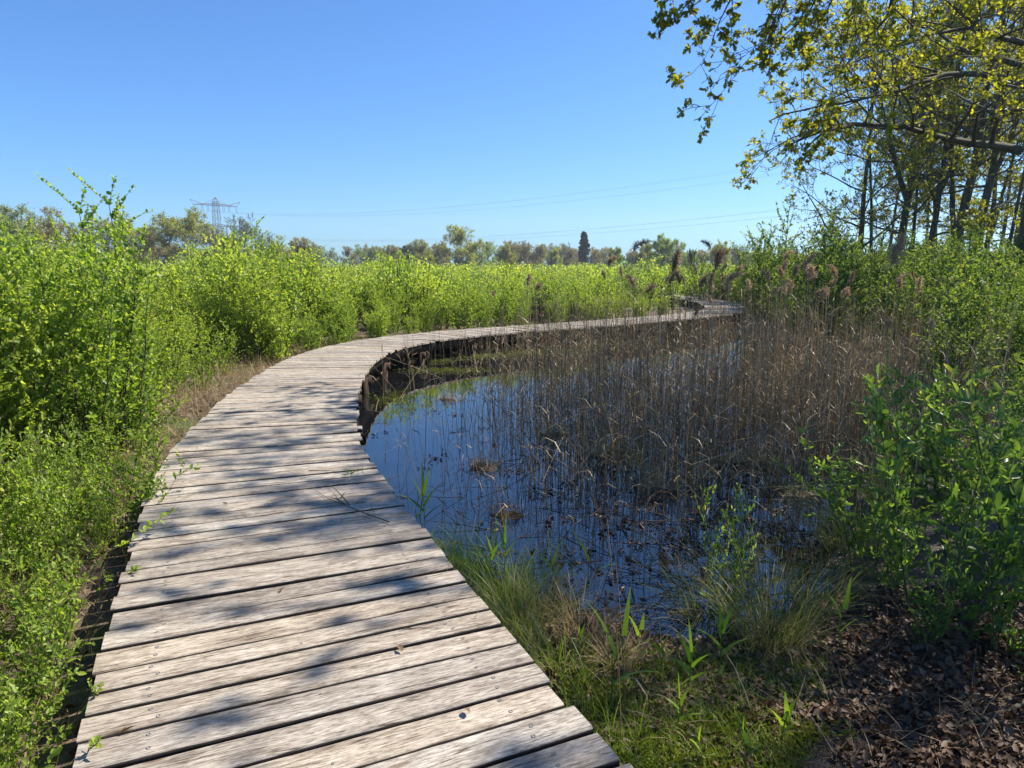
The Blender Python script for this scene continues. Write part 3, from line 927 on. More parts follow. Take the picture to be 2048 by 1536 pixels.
for x, y in sorted(spots, key=lambda q: q[1]):
    lf = float(left_of_deck(np.array([x]), np.array([y]))[0])
    # heights: low by the boardwalk, tall at the back left
    h = .62 + .38 * np.clip((lf - 1.0), 0, 2.4) + rng.normal(0, .16)
    if y < 3.6: h = min(h, .62 + .16 * (lf - 1))
    px_ = 1024 + 1420 * x / y
    if y > 5.5 and 180 < px_ < 420: h = min(h, 1.35)
    top = float(np.interp(px_, [-200, 0, 175, 215, 380, 430, 520, 600, 660, 900], [462, 474, 506, 572, 580, 535, 505, 522, 555, 555])) + rng.normal(6, 14)
    if lf > 2.0: h = max(h, float(np.clip(EYE + (528 - top) / 1420 * y - gz(x, y), .5, 2.5))) if px_ < 215 or px_ > 380 else h
    h = float(np.clip(h, .4, 2.5))
    if h < .95:
        shrub_at(low_protos, x, y, h, .75, "low leafy bush %s %s" % ("beside the board ends" if lf < 1.6 else "a step back from the boards", near_far(y)), "low bushes beside the boardwalk")
    else:
        shrub_at(near_protos, x, y, h, 2.0, "%s many-stemmed shrub %s %s" % ("tall" if h > 1.6 else "waist-high", column(px_), near_far(y)), "shrubs of the thicket left of the boardwalk", wid=1.15)
LH = []
tries = 0
while len(LH) < 70 and tries < 9000:
    tries += 1
    y = rng.uniform(1.0, 5.2); x = rng.uniform(-4.6, -1.2)
    lf = float(left_of_deck(np.array([x]), np.array([y]))[0])
    if lf < .98 or lf > 3.2 or too_close(x, y, LH, .26): continue
    LH.append((x, y, lf))
for x, y, lf in LH:
    shrub_at(low_protos, x, y, float(rng.uniform(.26, .50)), .75, "small leafy seedling bush in the gap beside the nearest boards" if lf < 1.5 else "small leafy seedling bush in the dry grass at the lower left", "seedlings at the lower left", wid=1.25)
# the row along the outer side of the bend
spots2 = []
tries = 0
while len(spots2) < 60 and tries < 20000:
    tries += 1
    s = rng.uniform(s_of_y(12.2), s_of_y(22)); o = rng.uniform(.75, 3.6)
    p, n, w = deck_at(s)
    q = p + n * (w + o)
    if too_close(q[0], q[1], spots2, .62): continue
    spots2.append((q[0], q[1], o))
for x, y, o in spots2:
    h = float(np.clip(.75 + .18 * o + rng.normal(0, .15), .55, 1.5))
    shrub_at(near_protos, x, y, h, 2.0, "young yellow-green shrub %s, %s" % ("at the outer board ends" if o < 1.5 else "some steps behind the board ends", "at the bend" if x < -.5 else ("along the straight stretch" if x < 3.5 else "near the far turn")), "shrubs behind the bend of the boardwalk", wid=1.3)

# the field of young shrubs beyond: nobody could count it
def low_lod(seed, n, H, spread, L, tmpl=DIAMOND):
    r = np.random.default_rng(seed)
    mbf = MB()
    ns = 9
    az = r.uniform(0, 6.28, ns); rr = spread * r.uniform(.2, 1, ns); hh = H * r.uniform(.65, 1.1, ns)
    k = r.integers(0, ns, n); t = r.beta(1.8, 1.2, n)
    c = np.stack((np.cos(az[k]) * rr[k] * t, np.sin(az[k]) * rr[k] * t, hh[k] * t), axis=1)
    off = rdir(r, n) * (.04 + .20 * (np.sin(np.pi * (.15 + .8 * t))) * r.random(n))[:, None]
    d = norm(off * 3 + rdir(r, n) * .5 + UP * .5)
    l = L * r.uniform(.6, 1.3, n)
    leaves(mbf, c + off, d, UP * .6 + rdir(r, n), l, l * .62, np.clip(r.normal(.4, .18, n) + (t - .5) * .3, 0, 1), tmpl)
    for i in range(ns):
        tt = np.linspace(0, 1, 5)
        mbf.tube(np.stack((np.cos(az[i]) * rr[i] * tt, np.sin(az[i]) * rr[i] * tt, hh[i] * tt), axis=1), np.linspace(.010, .003, 5), 3, .5, 1)
    return mbf
fieldA = [low_lod(300 + i, 1100, 1.05, .42, .045) for i in range(4)]
fieldB = [low_lod(310 + i, 330, 1.05, .55, .085) for i in range(4)]
field = MB()
r = np.random.default_rng(9)
def scatter_field(protos, n, ylo, yhi, hmul):
    y = np.sqrt(r.uniform(ylo ** 2, yhi ** 2, n)); x = r.uniform(-.80, .62, n) * y
    lf = left_of_deck(x, y)
    ok = (deck_dist(x, y) > 1.25) & ((lf > 2.6) | (y > 27)) & ~((pond_sd(x, y) < .4))
    zz = ground_z(x, y)
    for i in np.nonzero(ok)[0]:
        s = hmul * r.uniform(.75, 1.2) * (.85 + .5 * (vnoise(x[i] * .13 + 3, y[i] * .13)))
        pxx = 1024 + 1420 * x[i] / y[i]
        if r.random() < .02: s *= 1.35
        a = r.uniform(0, 6.28); c, sn = math.cos(a) * s * 1.15, math.sin(a) * s * 1.15
        patch = vnoise(x[i] * .22 + 60, y[i] * .22 + 9)
        s *= .72 + .55 * patch
        field.merge(protos[r.integers(len(protos))], [(c, -sn, 0), (sn, c, 0), (0, 0, s)], (x[i], y[i], zz[i] - .05), r.normal(0, .13) + (patch - .5) * .4,
                    np.array([2 if r.random() < .16 + .5 * (patch < .3) else 0, 1], np.int32))
scatter_field(fieldA, 680, 13, 34, 1.25)
scatter_field(fieldB, 1800, 32, 92, 1.22)
tag(field.build("shrub_field", [M["birch_leaf"], M["stem"], M["field_leaf"]]), "wide field of young yellow-green shrubs beyond the boardwalk bend", "shrubs", kind="stuff")

# ------------------------------------------------------------------ oaks at the right
def place_tree(name, wood, crown, label, loc, rz, group, bark="bark", leaf="oak_leaf", sc=1.0):
    r = thing(name, label, "tree", loc, rz, group)
    r.scale = (sc, sc, sc)
    wood.build("trunk", M[bark], r, smooth=True)
    if crown.n: crown.build("crown", M[leaf], r)
    return r

def place_shared(name, pm, label, cat, loc, rz, sc, group=None):
    r = thing(name, label, cat, loc, rz, group)
    r.scale = sc if isinstance(sc, tuple) else (sc, sc, sc)
    for n, me in pm: link(n, me, r)
    return r

GR = "oaks in the wood at the right"
# the near oak whose trunk stands at the right edge and whose limbs reach over the pond
def near_oak():
    T = Tree(501, .076, .78, 4.6, LOBED, .18, .0040)
    R_ = T.rng
    bx, by = 12.95, 18.0
    b = np.array((bx, by, gz(bx, by) - .3))
    tr = b + np.array([(0, 0, 0), (.02, 0, 1.2), (-.03, .05, 2.6), (.02, 0, 4.2), (.15, 0, 6.2), (.1, .1, 8.4), (.3, 0, 10.4), (.2, .1, 12.2)])
    T.wood.tube(tr, [.42, .31, .28, .27, .24, .20, .15, .08], 12, .5)
    def limb_px(L, r0, r1, kids=(9, 6, 4), lv=3, ratio=(.26, .46)):
        kids = (kids[0] + 3, 6, 5)
        pts = np.array([pxd(*q) for q in L])
        P2, _ = resample(pts, .45)
        P2 = P2 + np.cumsum(R_.normal(0, .025, P2.shape), axis=0)
        T.limb(P2, r0, r1, lv, kids, (35, 75), ratio, .12, .2, .0)
    limb_px([(2042, 300, 18), (1960, 285, 17.6), (1880, 270, 17.2), (1790, 252, 16.9), (1700, 252, 16.6), (1640, 262, 16.3), (1590, 278, 16), (1562, 292, 15.8)], .115, .016, (12, 5, 4))
    limb_px([(1700, 252, 16.6), (1650, 262, 16.2), (1610, 290, 15.8), (1590, 320, 15.5)], .06, .012, (7, 4, 4))
    limb_px([(2045, 180, 18), (1990, 158, 17.5), (1900, 152, 17), (1830, 175, 16.6), (1760, 195, 16.2), (1690, 205, 15.9), (1600, 215, 15.6), (1530, 240, 15.4)], .085, .013, (12, 5, 4))
    limb_px([(2045, 90, 18), (1960, 60, 17), (1880, 70, 16.3), (1800, 100, 15.8), (1700, 130, 15.4), (1620, 160, 15.2)], .075, .012, (11, 5, 4))
    limb_px([(2045, 130, 18.2), (1950, 110, 18.8), (1860, 60, 19.4), (1780, 40, 20)], .09, .014, (9, 5, 4))
    for i in range(9):
        az = R_.uniform(-1.2, 2.4); z = R_.uniform(5, 11.5)
        p = b + np.array((.1, 0, z)); e = math.radians(R_.uniform(10, 50))
        d = np.array((math.cos(az) * math.cos(e), math.sin(az) * math.cos(e), math.sin(e)))
        T.limb(grow_path(R_, p, d, R_.uniform(3, 5), 7, .14, .03), .08, .016, 3, (6, 5, 4), (35, 70), (.3, .5))
    C = MB(); T.foliage(C)
    root = thing("oak_tree", "old oak at the right edge whose long dark limb reaches left over the pond", "tree", (0, 0, 0), 0, GR)
    root.location = (bx, by, gz(bx, by))
    for o, mt, n in ((T.wood, "bark", "trunk"), (C, "oak_leaf", "crown")):
        ob = o.build(n, M[mt], root, smooth=(n == "trunk"))
        ob.location = (-bx, -by, -gz(bx, by))
near_oak()

# the oak beside the pond, trunk outside the photo, whose twigs hang into the top right of the view
def overhanging_oak():
    T = Tree(502, .066, .78, 8.0, LOBED, .12, .0035)
    R_ = T.rng
    bx, by = 11.2, 8.6
    b = np.array((bx, by, gz(bx, by) - .3))
    T.wood.tube(b + np.array([(0, 0, 0), (.03, 0, 1.5), (-.05, 0, 3.4), (0, 0, 5.5), (.1, 0, 8), (.1, 0, 11)]), [.42, .32, .28, .26, .2, .08], 12, .5)
    def to(P, r0, r1, kids=(9, 5, 4), lv=3, ratio=(.24, .42)):
        kids = (kids[0] + 4, 6, 4)
        P2, _ = resample(np.array(P), .4)
        P2 = P2 + np.cumsum(R_.normal(0, .02, P2.shape), axis=0)
        T.limb(P2, r0, r1, lv, kids, (30, 70), ratio, .25, .2, -.02)
    q = lambda x, y, d: tuple(pxd(x, y, d))
    to([(bx, by, 6.2), (9.2, 9.6, 6.9), (7.2, 10.4, 6.8), q(1790, -60, 11), q(1760, 15, 11), q(1713, 58, 11), q(1665, 115, 11), q(1630, 170, 11)], .11, .008, (13, 5, 4))
    to([(bx, by, 6.8), (9.0, 9.0, 7.2), (6.8, 9.6, 7.0), q(1640, -80, 10.2), q(1600, -5, 10.2), q(1585, 33, 10.2), q(1556, 70, 10.2)], .10, .007, (12, 5, 4))
    to([(bx, by, 7.4), (8.6, 8.6, 7.4), (6.0, 9.0, 6.6), q(1520, -90, 9.6), q(1455, -30, 9.6), q(1400, 20, 9.6), q(1365, 55, 9.6)], .10, .006, (12, 5, 4))
    to([(bx, by, 8.0), (8.4, 8.2, 7.8), (5.8, 8.8, 6.4), q(1470, -30, 9.2), q(1450, 40, 9.2), q(1430, 95, 9.2)], .08, .005, (9, 5, 3))
    for L_, k_ in (([q(1520, -170, 9.4), q(1430, -60, 9.2), q(1380, 0, 9.1), q(1346, 45, 9.0)], 12), ([q(1600, -170, 9.8), q(1500, -60, 9.6), q(1450, 20, 9.5), q(1418, 95, 9.4)], 12),
                   ([q(1660, -160, 10), q(1600, -60, 9.9), q(1560, 30, 9.8), q(1530, 130, 9.7)], 13), ([q(1740, -160, 10.4), q(1690, -60, 10.3), q(1650, 30, 10.2), q(1600, 110, 10.1)], 12)):
        P2, _ = resample(np.array(L_), .25)
        T.limb(P2, .03, .005, 2, (k_ + 3, 7), (30, 75), (.18, .36), .1, .22, -.02)
    # the crown above the frame, which shades the boardwalk and the near bank
    for i in range(11):
        az = R_.uniform(0, 6.28); z = R_.uniform(6.5, 10.5)
        p = b + np.array((.1, 0, z)); e = math.radians(R_.uniform(8, 45))
        d = np.array((math.cos(az) * math.cos(e), math.sin(az) * math.cos(e), math.sin(e)))
        T.limb(grow_path(R_, p, d, R_.uniform(3.5, 5.5), 7, .12, .03), .09, .016, 3, (6, 4, 4), (35, 70), (.3, .5))
    for az, ln, z in ((3.0, 6.2, 7.6), (3.4, 6.8, 8.2), (3.75, 6.4, 7.8), (2.75, 5.8, 8.6), (3.2, 7.4, 7.0), (3.55, 7.6, 6.6)):
        p = b + np.array((.0, 0, z)); d = np.array((math.cos(az), math.sin(az), .18))
        T.limb(grow_path(R_, p, d, ln, 8, .1, .0), .10, .014, 3, (11, 6, 5), (35, 70), (.28, .45))
    for P_ in ([(bx, by, 7.6), (8.6, 6.9, 7.7), (6.2, 5.7, 7.1), (4.5, 5.1, 6.6), (3.3, 4.7, 6.2)], [(bx, by, 7.0), (8.8, 7.6, 7.2), (6.4, 6.7, 6.9), (4.6, 6.2, 6.4), (3.2, 6.0, 6.0)]):
        P2, _ = resample(np.array(P_), .4)
        T.limb(P2, .08, .010, 3, (9, 4, 3), (35, 70), (.16, .28), .45, .2, .0)
    C = MB(); T.foliage(C)
    root = thing("oak_tree", "oak with dark drooping leafy twigs hanging into the top of the view", "tree", (bx, by, gz(bx, by)), 0, GR)
    for o, mt, n in ((T.wood, "bark", "trunk"), (C, "oak_leaf", "crown")):
        ob = o.build(n, M[mt], root, smooth=(n == "trunk"))
        ob.location = (-bx, -by, -gz(bx, by))
overhanging_oak()

# the stand of trees: (base pixel x, distance, height, trunk radius, lean, fork, clear, crown radius, seed, bark, label)
stand = [
    (1706, 35, 12.5, .20, (-.04, 0), 0, .10, 6.0, 601, "bark", .35, "oak at the left end of the wood with bare low limbs spreading left"),
    (1772, 33, 14, .26, (.10, 0), 1, .22, 5.0, 602, "bark", .2, "thick forked oak second from the left end of the wood"),
    (1738, 38, 13, .13, (-.05, 0), 0, .3, 3.2, 603, "bark", .25, "thin straight oak behind the leaning limb at the left of the wood"),
    (1848, 31, 14.5, .20, (-.10, 0), 1, .25, 4.2, 604, "bark", .2, "crooked oak whose trunk leans left then forks upward"),
    (1882, 29, 16, .27, (-.03, 0), 1, .38, 4.6, 605, "bark", .2, "tall dark straight oak, thickest in the middle of the wood"),
    (1903, 31, 15.5, .17, (-.10, 0), 0, .45, 3.4, 606, "bark_grey", .2, "pale grey-barked tree leaning against the thick dark oak"),
    (1936, 28, 15, .20, (.05, 0), 1, .32, 4.2, 607, "bark", .2, "slightly leaning oak with ivy-green bark right of the thick dark oak"),
    (1962, 30, 13.5, .15, (.06, 0), 1, .25, 3.6, 608, "bark", .2, "slim forked oak between the leaning oak and the edge of the wood"),
    (1795, 40, 14, .11, (.0, 0), 0, .35, 2.6, 609, "bark_grey", .3, "slender pole-like tree behind the forked oak"),
    (1833, 42, 14, .12, (-.02, 0), 0, .35, 2.8, 610, "bark_grey", .3, "slender pole-like tree left of the crooked oak"),
    (2003, 33, 14, .14, (.02, 0), 0, .3, 3.4, 611, "bark", .2, "slim leafy tree just left of the trunk at the right edge"),
    (1760, 41, 14, .12, (.01, 0), 0, .3, 3.0, 613, "bark", .2, "slim straight oak between the two left forked trunks of the wood"),
    (1818, 36, 14, .13, (-.02, 0), 0, .3, 3.2, 614, "bark", .15, "slim straight oak left of the crooked oak, fuller of leaf"),
    (1866, 38, 15, .14, (0, 0), 0, .32, 3.4, 615, "bark_grey", .15, "upright tree half hidden behind the thick dark oak"),
    (1922, 37, 15, .14, (.01, 0), 0, .3, 3.4, 616, "bark", .15, "upright slim oak between the pale tree and the leaning oak"),
    (1980, 39, 15, .14, (.0, 0), 0, .25, 3.6, 617, "bark", .15, "upright oak at the back of the wood near the right edge"),
    (1990, 24, 10, .10, (.03, 0), 0, .2, 2.8, 612, "bark", .1, "young oak with yellow leaves low on its trunk near the right edge"),
]
for (bxp, d, h, r0, lean, fork, clear, cr, sd, bk, bare, lab) in stand:
    x = (bxp - 1024) / FPX * d
    w, c = oak(sd, h, r0 * .82, clear, cr, 18, (6, 5, 4), (.10, .75), 3.0, bare, (lean[0] * .6, 0), (0, 62), .03 if fork == 0 else .045, 3, .006, DIAMOND, .05, fork=fork)
    place_tree("oak_tree" if "oak" in lab else "slender_tree", w, c, lab, (x, d, gz(x, d)), 0, GR, bk, "oak_leaf")

# leafy bushes under the wood and along the far right bank
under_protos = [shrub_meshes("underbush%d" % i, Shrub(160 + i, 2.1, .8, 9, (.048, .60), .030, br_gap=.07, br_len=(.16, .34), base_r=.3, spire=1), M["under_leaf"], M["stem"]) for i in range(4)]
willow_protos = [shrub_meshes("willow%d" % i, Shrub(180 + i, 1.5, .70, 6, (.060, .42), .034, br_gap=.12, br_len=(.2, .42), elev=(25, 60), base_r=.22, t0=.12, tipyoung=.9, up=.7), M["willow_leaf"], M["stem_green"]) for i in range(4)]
UG = "leafy bushes under the wood"
seen = []
tries = 0
while len(seen) < 46 and tries < 9000:
    tries += 1
    d = rng.uniform(13, 27); pxx = rng.uniform(1470, 2080)
    x = (pxx - 1024) / FPX * d
    if pond_sd(x, d) < .25 or deck_dist(np.array([x]), np.array([d]))[0] < 1.3: continue
    if x < 8.0 and d > 21.5: continue
    if too_close(x, d, seen, 1.0): continue
    seen.append((x, d))
for x, d in sorted(seen, key=lambda q: q[1]):
    h = float(np.clip(rng.normal(1.95 + .02 * (d - 13), .28), 1.2, 2.9))
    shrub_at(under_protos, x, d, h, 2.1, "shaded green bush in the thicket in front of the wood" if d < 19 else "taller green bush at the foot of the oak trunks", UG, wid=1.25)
for (X0, Y0, d, lab) in [(1560, 440, 20, "bush rising against the sky at the left end of the wood"), (1515, 455, 22, "slender bush whose dark tip stands alone against the sky left of the wood"),
                         (1660, 478, 15, "rounded bright bush behind the reed plumes right of the boardwalk"), (1900, 455, 16, "tall bush in front of the thick dark trunk"),
                         (1400, 500, 30, "bush beside the far end of the boardwalk"), (1950, 560, 9.5, "broad dim bush behind the near willow")]:
    p = pxd(X0, Y0, d)
    shrub_at(under_protos, p[0], p[1], p[2] - gz(p[0], p[1]), 2.35, lab, UG, wid=1.1)
# the near bushes on the right bank
WG = "fresh green bushes on the near bank"
for i, (bxp, byp, topy, w, lab) in enumerate([
    (1880, 1255, 660, 1.0, "tall fresh green bush at the right with single shoots standing up"),
    (2010, 1310, 880, 1.0, "leafy bush at the right edge with bright lit shoot tips"),
    (1800, 1190, 930, .9, "small bush leaning over the pond on the right bank"),
    (2090, 1180, 720, 1.2, "tall dense bush cut off by the right edge of the photo"),
    (1960, 1120, 760, 1.1, "dense bush behind the bright shoots on the right bank"),
    (2060, 1060, 700, 1.2, "dark bush at the back of the right bank cut off by the edge"),
    (1900, 1010, 800, 1.0, "bush between the reeds and the tall fresh green bush"),
    (1440, 1215, 900, .55, "thin sapling growing out of the sedge in the pond"),
    (2100, 1400, 1120, .9, "low bush in the lower right corner over the leaf litter"),
    (1850, 1300, 1090, .8, "low leafy shoots at the foot of the tall fresh green bush"),
]):
    x, y = px(bxp, byp, -.42)
    hh = pxd(bxp, topy, y)[2] + .42
    shrub_at(willow_protos, x, y, hh, 1.6, lab, WG, i % 4, "willow_bush", w, .06)
tries = 0
sp3 = []
while len(sp3) < 16 and tries < 4000:
    tries += 1
    y = rng.uniform(4.2, 12.5); pxx = rng.uniform(1760, 2120)
    x = (pxx - 1024) / FPX * y
    if pond_sd(x, y) < .15 or too_close(x, y, sp3, .85): continue
    sp3.append((x, y))
for x, y in sorted(sp3, key=lambda q: q[1]):
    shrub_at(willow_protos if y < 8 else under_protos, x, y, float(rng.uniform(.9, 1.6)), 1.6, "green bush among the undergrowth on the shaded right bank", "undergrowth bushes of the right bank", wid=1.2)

# ------------------------------------------------------------------ the far line of trees
GF = "trees along the horizon"
def far_proto(sd, kind):
    if kind == "oak":
        return oak(sd, 10, .26, .42, 5.6, 24, (7, 5, 3), (.17, .85), 7, .05, elev=(0, 80), levels=3, min_r=.018, jit=.45, dome=.56)
    if kind == "thin":
        return oak(sd, 10, .18, .30, 4.0, 20, (7, 4, 3), (.17, .85), 7, .06, elev=(5, 80), levels=3, min_r=.018, jit=.5, dome=.52)
    if kind == "bare":
        return oak(sd, 10, .22, .35, 4.6, 20, (7, 5, 3), (.14, .8), 1.3, .4, elev=(10, 80), levels=3, min_r=.02, jit=.2, dome=.55)
    if kind == "full":
        return oak(sd, 10, .28, .22, 5.0, 26, (7, 5, 3), (.20, .9), 9, .0, elev=(-15, 80), levels=3, min_r=.018, jit=.6, dome=.48)
    return oak(sd, 10, .22, .25, 2.4, 22, (5, 4), (.26, .7), 18, .0, elev=(-5, 30), levels=2, min_r=.03, jit=.35)
FPG = {}
FP = {}
def far_tree(kind, leaf, v):
    key = (kind, leaf, v)
    if key not in FP:
        if (kind, v) not in FPG: FPG[(kind, v)] = far_proto(700 + v * 13 + len(kind), kind)
        w, c = FPG[(kind, v)]
        FP[key] = [("trunk", w.mesh("far_%s_trunk" % kind, [M["bark_far"]], True))] + ([("crown", c.mesh("far_%s_crown" % kind, [M[leaf]]))] if c.n else [])
    return FP[key]
O, Bn, G_, Y_ = "far_oak_leaf", "far_brown_leaf", "far_green_leaf", "far_grey_leaf"
far = [ # pixel x, top y, distance, kind, leaf, width factor, label
    (30, 405, 62, "thin", Y_, 1.1, "pale green tree rising behind the tall shrub at the left edge"),
    (95, 425, 70, "thin", Bn, 1.0, "brownish tree behind the left shrub's spire"),
    (160, 440, 85, "bare", Bn, .9, "half bare brown tree between the spire and the olive oak"),
    (232, 440, 128, "oak", O, 1.05, "olive green oak with a flat round crown at left"),
    (296, 460, 138, "oak", Bn, .95, "brown oak between the olive oak and the great round oak"),
    (366, 430, 132, "oak", O, 1.25, "great round oak with dark limbs left of the pylon"),
    (330, 482, 150, "thin", Bn, 1.0, "low brown tree under the great round oak"),
    (425, 452, 120, "bare", Bn, .8, "bare tree just left of the pylon"),
    (458, 470, 118, "full", O, .8, "low green tree at the foot of the pylon"),
    (482, 430, 112, "bare", Y_, .8, "tall bare tree in front of the pylon"),
    (524, 462, 118, "bare", Bn, .8, "small bare tree right of the pylon"),
    (556, 476, 110, "thin", O, .9, "mixed green tree behind the pointed shrub"),
    (596, 480, 105, "oak", Bn, 1.0, "orange-brown tree at the right end of the middle clump"),
    (618, 492, 215, "full", G_, .9, "hazy green tree behind the end of the middle clump"),
    (640, 490, 225, "thin", Y_, 1.0, "hazy grey-green tree left of the gap in the tree line"),
    (664, 498, 230, "thin", Y_, .9, "small hazy tree before the gap in the tree line"),
    (697, 496, 190, "oak", Bn, .8, "tree with brown top right of the gap in the tree line"),
    (716, 492, 195, "thin", G_, .9, "loose pale green tree right of the brown-topped tree"),
    (745, 492, 185, "thin", Y_, .9, "grey-green tree left of the second gap in the tree line"),
    (758, 524, 165, "full", G_, .9, "round green bush at the foot of the tree line"),
    (785, 494, 180, "oak", Bn, .9, "brown tree beside the dark pine"),
    (812, 487, 200, "conifer", "dark_leaf", 1.3, "dark pine standing out among the brown trees"),
    (842, 484, 165, "oak", "grass_leaf", .95, "yellow-green oak right of the dark pine"),
    (880, 487, 172, "oak", Bn, .9, "brown oak between the yellow-green and the large oak"),
    (922, 458, 160, "oak", O, 1.05, "largest oak in the middle of the tree line with a bare top"),
    (960, 498, 175, "thin", G_, .9, "green tree at the right foot of the largest oak"),
    (978, 481, 190, "thin", G_, 1.0, "pale green tree left of the yellow round tree"),
    (1012, 487, 165, "full", "grass_leaf", .75, "yellow round tree in the tree line"),
    (1022, 480, 210, "thin", Bn, 1.0, "brown tree top behind the yellow round tree"),
    (1048, 487, 195, "oak", Bn, .9, "brown tree right of the yellow round tree"),
    (1078, 492, 190, "oak", Bn, .9, "orange-brown tree in the brown stretch of the tree line"),
    (1110, 498, 185, "full", O, .7, "olive tree in the brown stretch of the tree line"),
    (1140, 500, 200, "oak", Bn, .9, "brown tree left of the tall poplar"),
    (1133, 486, 240, "bare", Y_, .7, "thin tree top rising above the brown trees left of the poplar"),
    (1195, 497, 200, "thin", Bn, .9, "brown tree right of the tall poplar"),
    (1232, 494, 150, "full", G_, .8, "green round tree between the poplar and the reed plumes"),
    (1282, 500, 120, "full", Bn, .5, "orange-leaved small tree behind the reed plumes"),
    (1295, 486, 160, "full", O, .8, "olive tree left of the large round green tree"),
    (1332, 472, 145, "full", G_, .95, "large round green tree right of the reed plumes"),
    (1385, 500, 180, "full", G_, .8, "low green tree right of the large round green tree"),
    (1440, 484, 130, "full", O, .8, "olive tree behind the curled reed plume"),
    (1478, 488, 140, "bare", Bn, .8, "half bare tree beside the curled reed plume"),
]
M["grass_leaf"] = leaf_mat("yellow_leaf", [(0, (.20, .21, .05)), (.5, (.30, .30, .06)), (1, (.40, .38, .08))], .45)
rt = np.random.default_rng(21)
for i, (X0, Y0, d, kind, leaf, w, lab) in enumerate(far):
    p = pxd(X0, Y0, d)
    z0 = gz(p[0], p[1])
    s = (p[2] - z0) / 9.6
    place_shared({"conifer": "pine_tree"}.get(kind, "distant_tree"), far_tree(kind, leaf, i % 2), lab, "tree", (p[0], p[1], z0 - .1), rt.uniform(0, 6.28), (s * w, s * w, s), GF)
# the poplar
def poplar():
    T = Tree(88, .5, .8, 14, DIAMOND, 0, .03)
    R_ = T.rng
    main = np.array([(0, 0, -.3), (0, 0, 3), (.1, 0, 6), (0, 0, 9.6)])
    T.wood.tube(main, [.3, .25, .15, .05], 8)
    for i in range(95):
        z = R_.uniform(.5, 9.2); az = R_.uniform(0, 6.28); e = math.radians(68)
        wid = 1.35 * float(np.interp(z / 9.6, [0, .12, .3, .55, .8, .95], [.55, .85, 1, .88, .5, .16])) * R_.uniform(.75, 1.1)
        d = np.array((math.cos(az) * .38, math.sin(az) * .38, 1))
        p = np.array((math.cos(az) * .3 * wid, math.sin(az) * .3 * wid, z))
        T.limb(grow_path(R_, p, d, wid * R_.uniform(.9, 1.5), 4, .1, .1), .04, .03, 1, (4,), (20, 50), (.4, .7))
    C = MB(); T.foliage(C)
    return T.wood, C
w_, c_ = poplar()
p = pxd(1168, 460, 190)
place_tree("poplar_tree", w_, c_, "tall dark green columnar poplar on the horizon", (p[0], p[1], gz(p[0], p[1])), .4, None, "bark_far", "dark_leaf", (p[2] + .4) / 10.2)
# the wood behind them, one mass
wood = MB()
def low_tree(sd, cr, clear):
    return oak(sd, 10, .28, clear + .15, cr, 18, (6, 4), (.34, .9), 17, .0, elev=(-10, 80), levels=2, min_r=.05, jit=1.0, dome=.5)
massP = [low_tree(760, 3.3, .18), low_tree(761, 4.2, .05), low_tree(762, 4.6, .2), low_tree(763, 3.8, .1)]
rw = np.random.default_rng(31)
for i in range(230):
    d = rw.uniform(215, 330); pxx = rw.uniform(-250, 2300)
    if 655 < pxx < 690 or 728 < pxx < 738: continue
    x = (pxx - 1024) / FPX * d
    s = rw.uniform(.78, 1.05) * (.80 if pxx < 1250 else .68) * d / 250
    k = rw.integers(0, 4)
    for part, mi in ((massP[k][0], 0), (massP[k][1], int(rw.integers(1, 4)))):
        a = rw.uniform(0, 6.28); c, sn = math.cos(a) * s, math.sin(a) * s
        n0 = len(wood.f)
        wood.merge(part, [(c, -sn, 0), (sn, c, 0), (0, 0, s)], (x, d, -.6))
        wood.f[n0:] = [(f, r_, np.full(len(f), mi, np.int32), uv) for f, r_, m_, uv in wood.f[n0:]]
tag(wood.build("far_wood", [M["bark_far"], M["far_brown_leaf"], M["far_oak_leaf"], M["far_grey_leaf"]]), "brown and green wood behind the trees along the horizon", "wood", kind="stuff")
# scrub at the foot of the tree line
scrub = MB()
for i in range(260):
    d = rw.uniform(95, 190); x = rw.uniform(-.78, .60) * d
    s = rw.uniform(.9, 1.9); a = rw.uniform(0, 6.28); c, sn = math.cos(a) * s * 1.6, math.sin(a) * s * 1.6
    scrub.merge(fieldB[i % 4], [(c, -sn, 0), (sn, c, 0), (0, 0, s)], (x, d, -.5))
tag(scrub.build("far_scrub", [M["far_green_leaf"], M["stem"]]), "green scrub at the foot of the far trees", "scrub", kind="stuff")

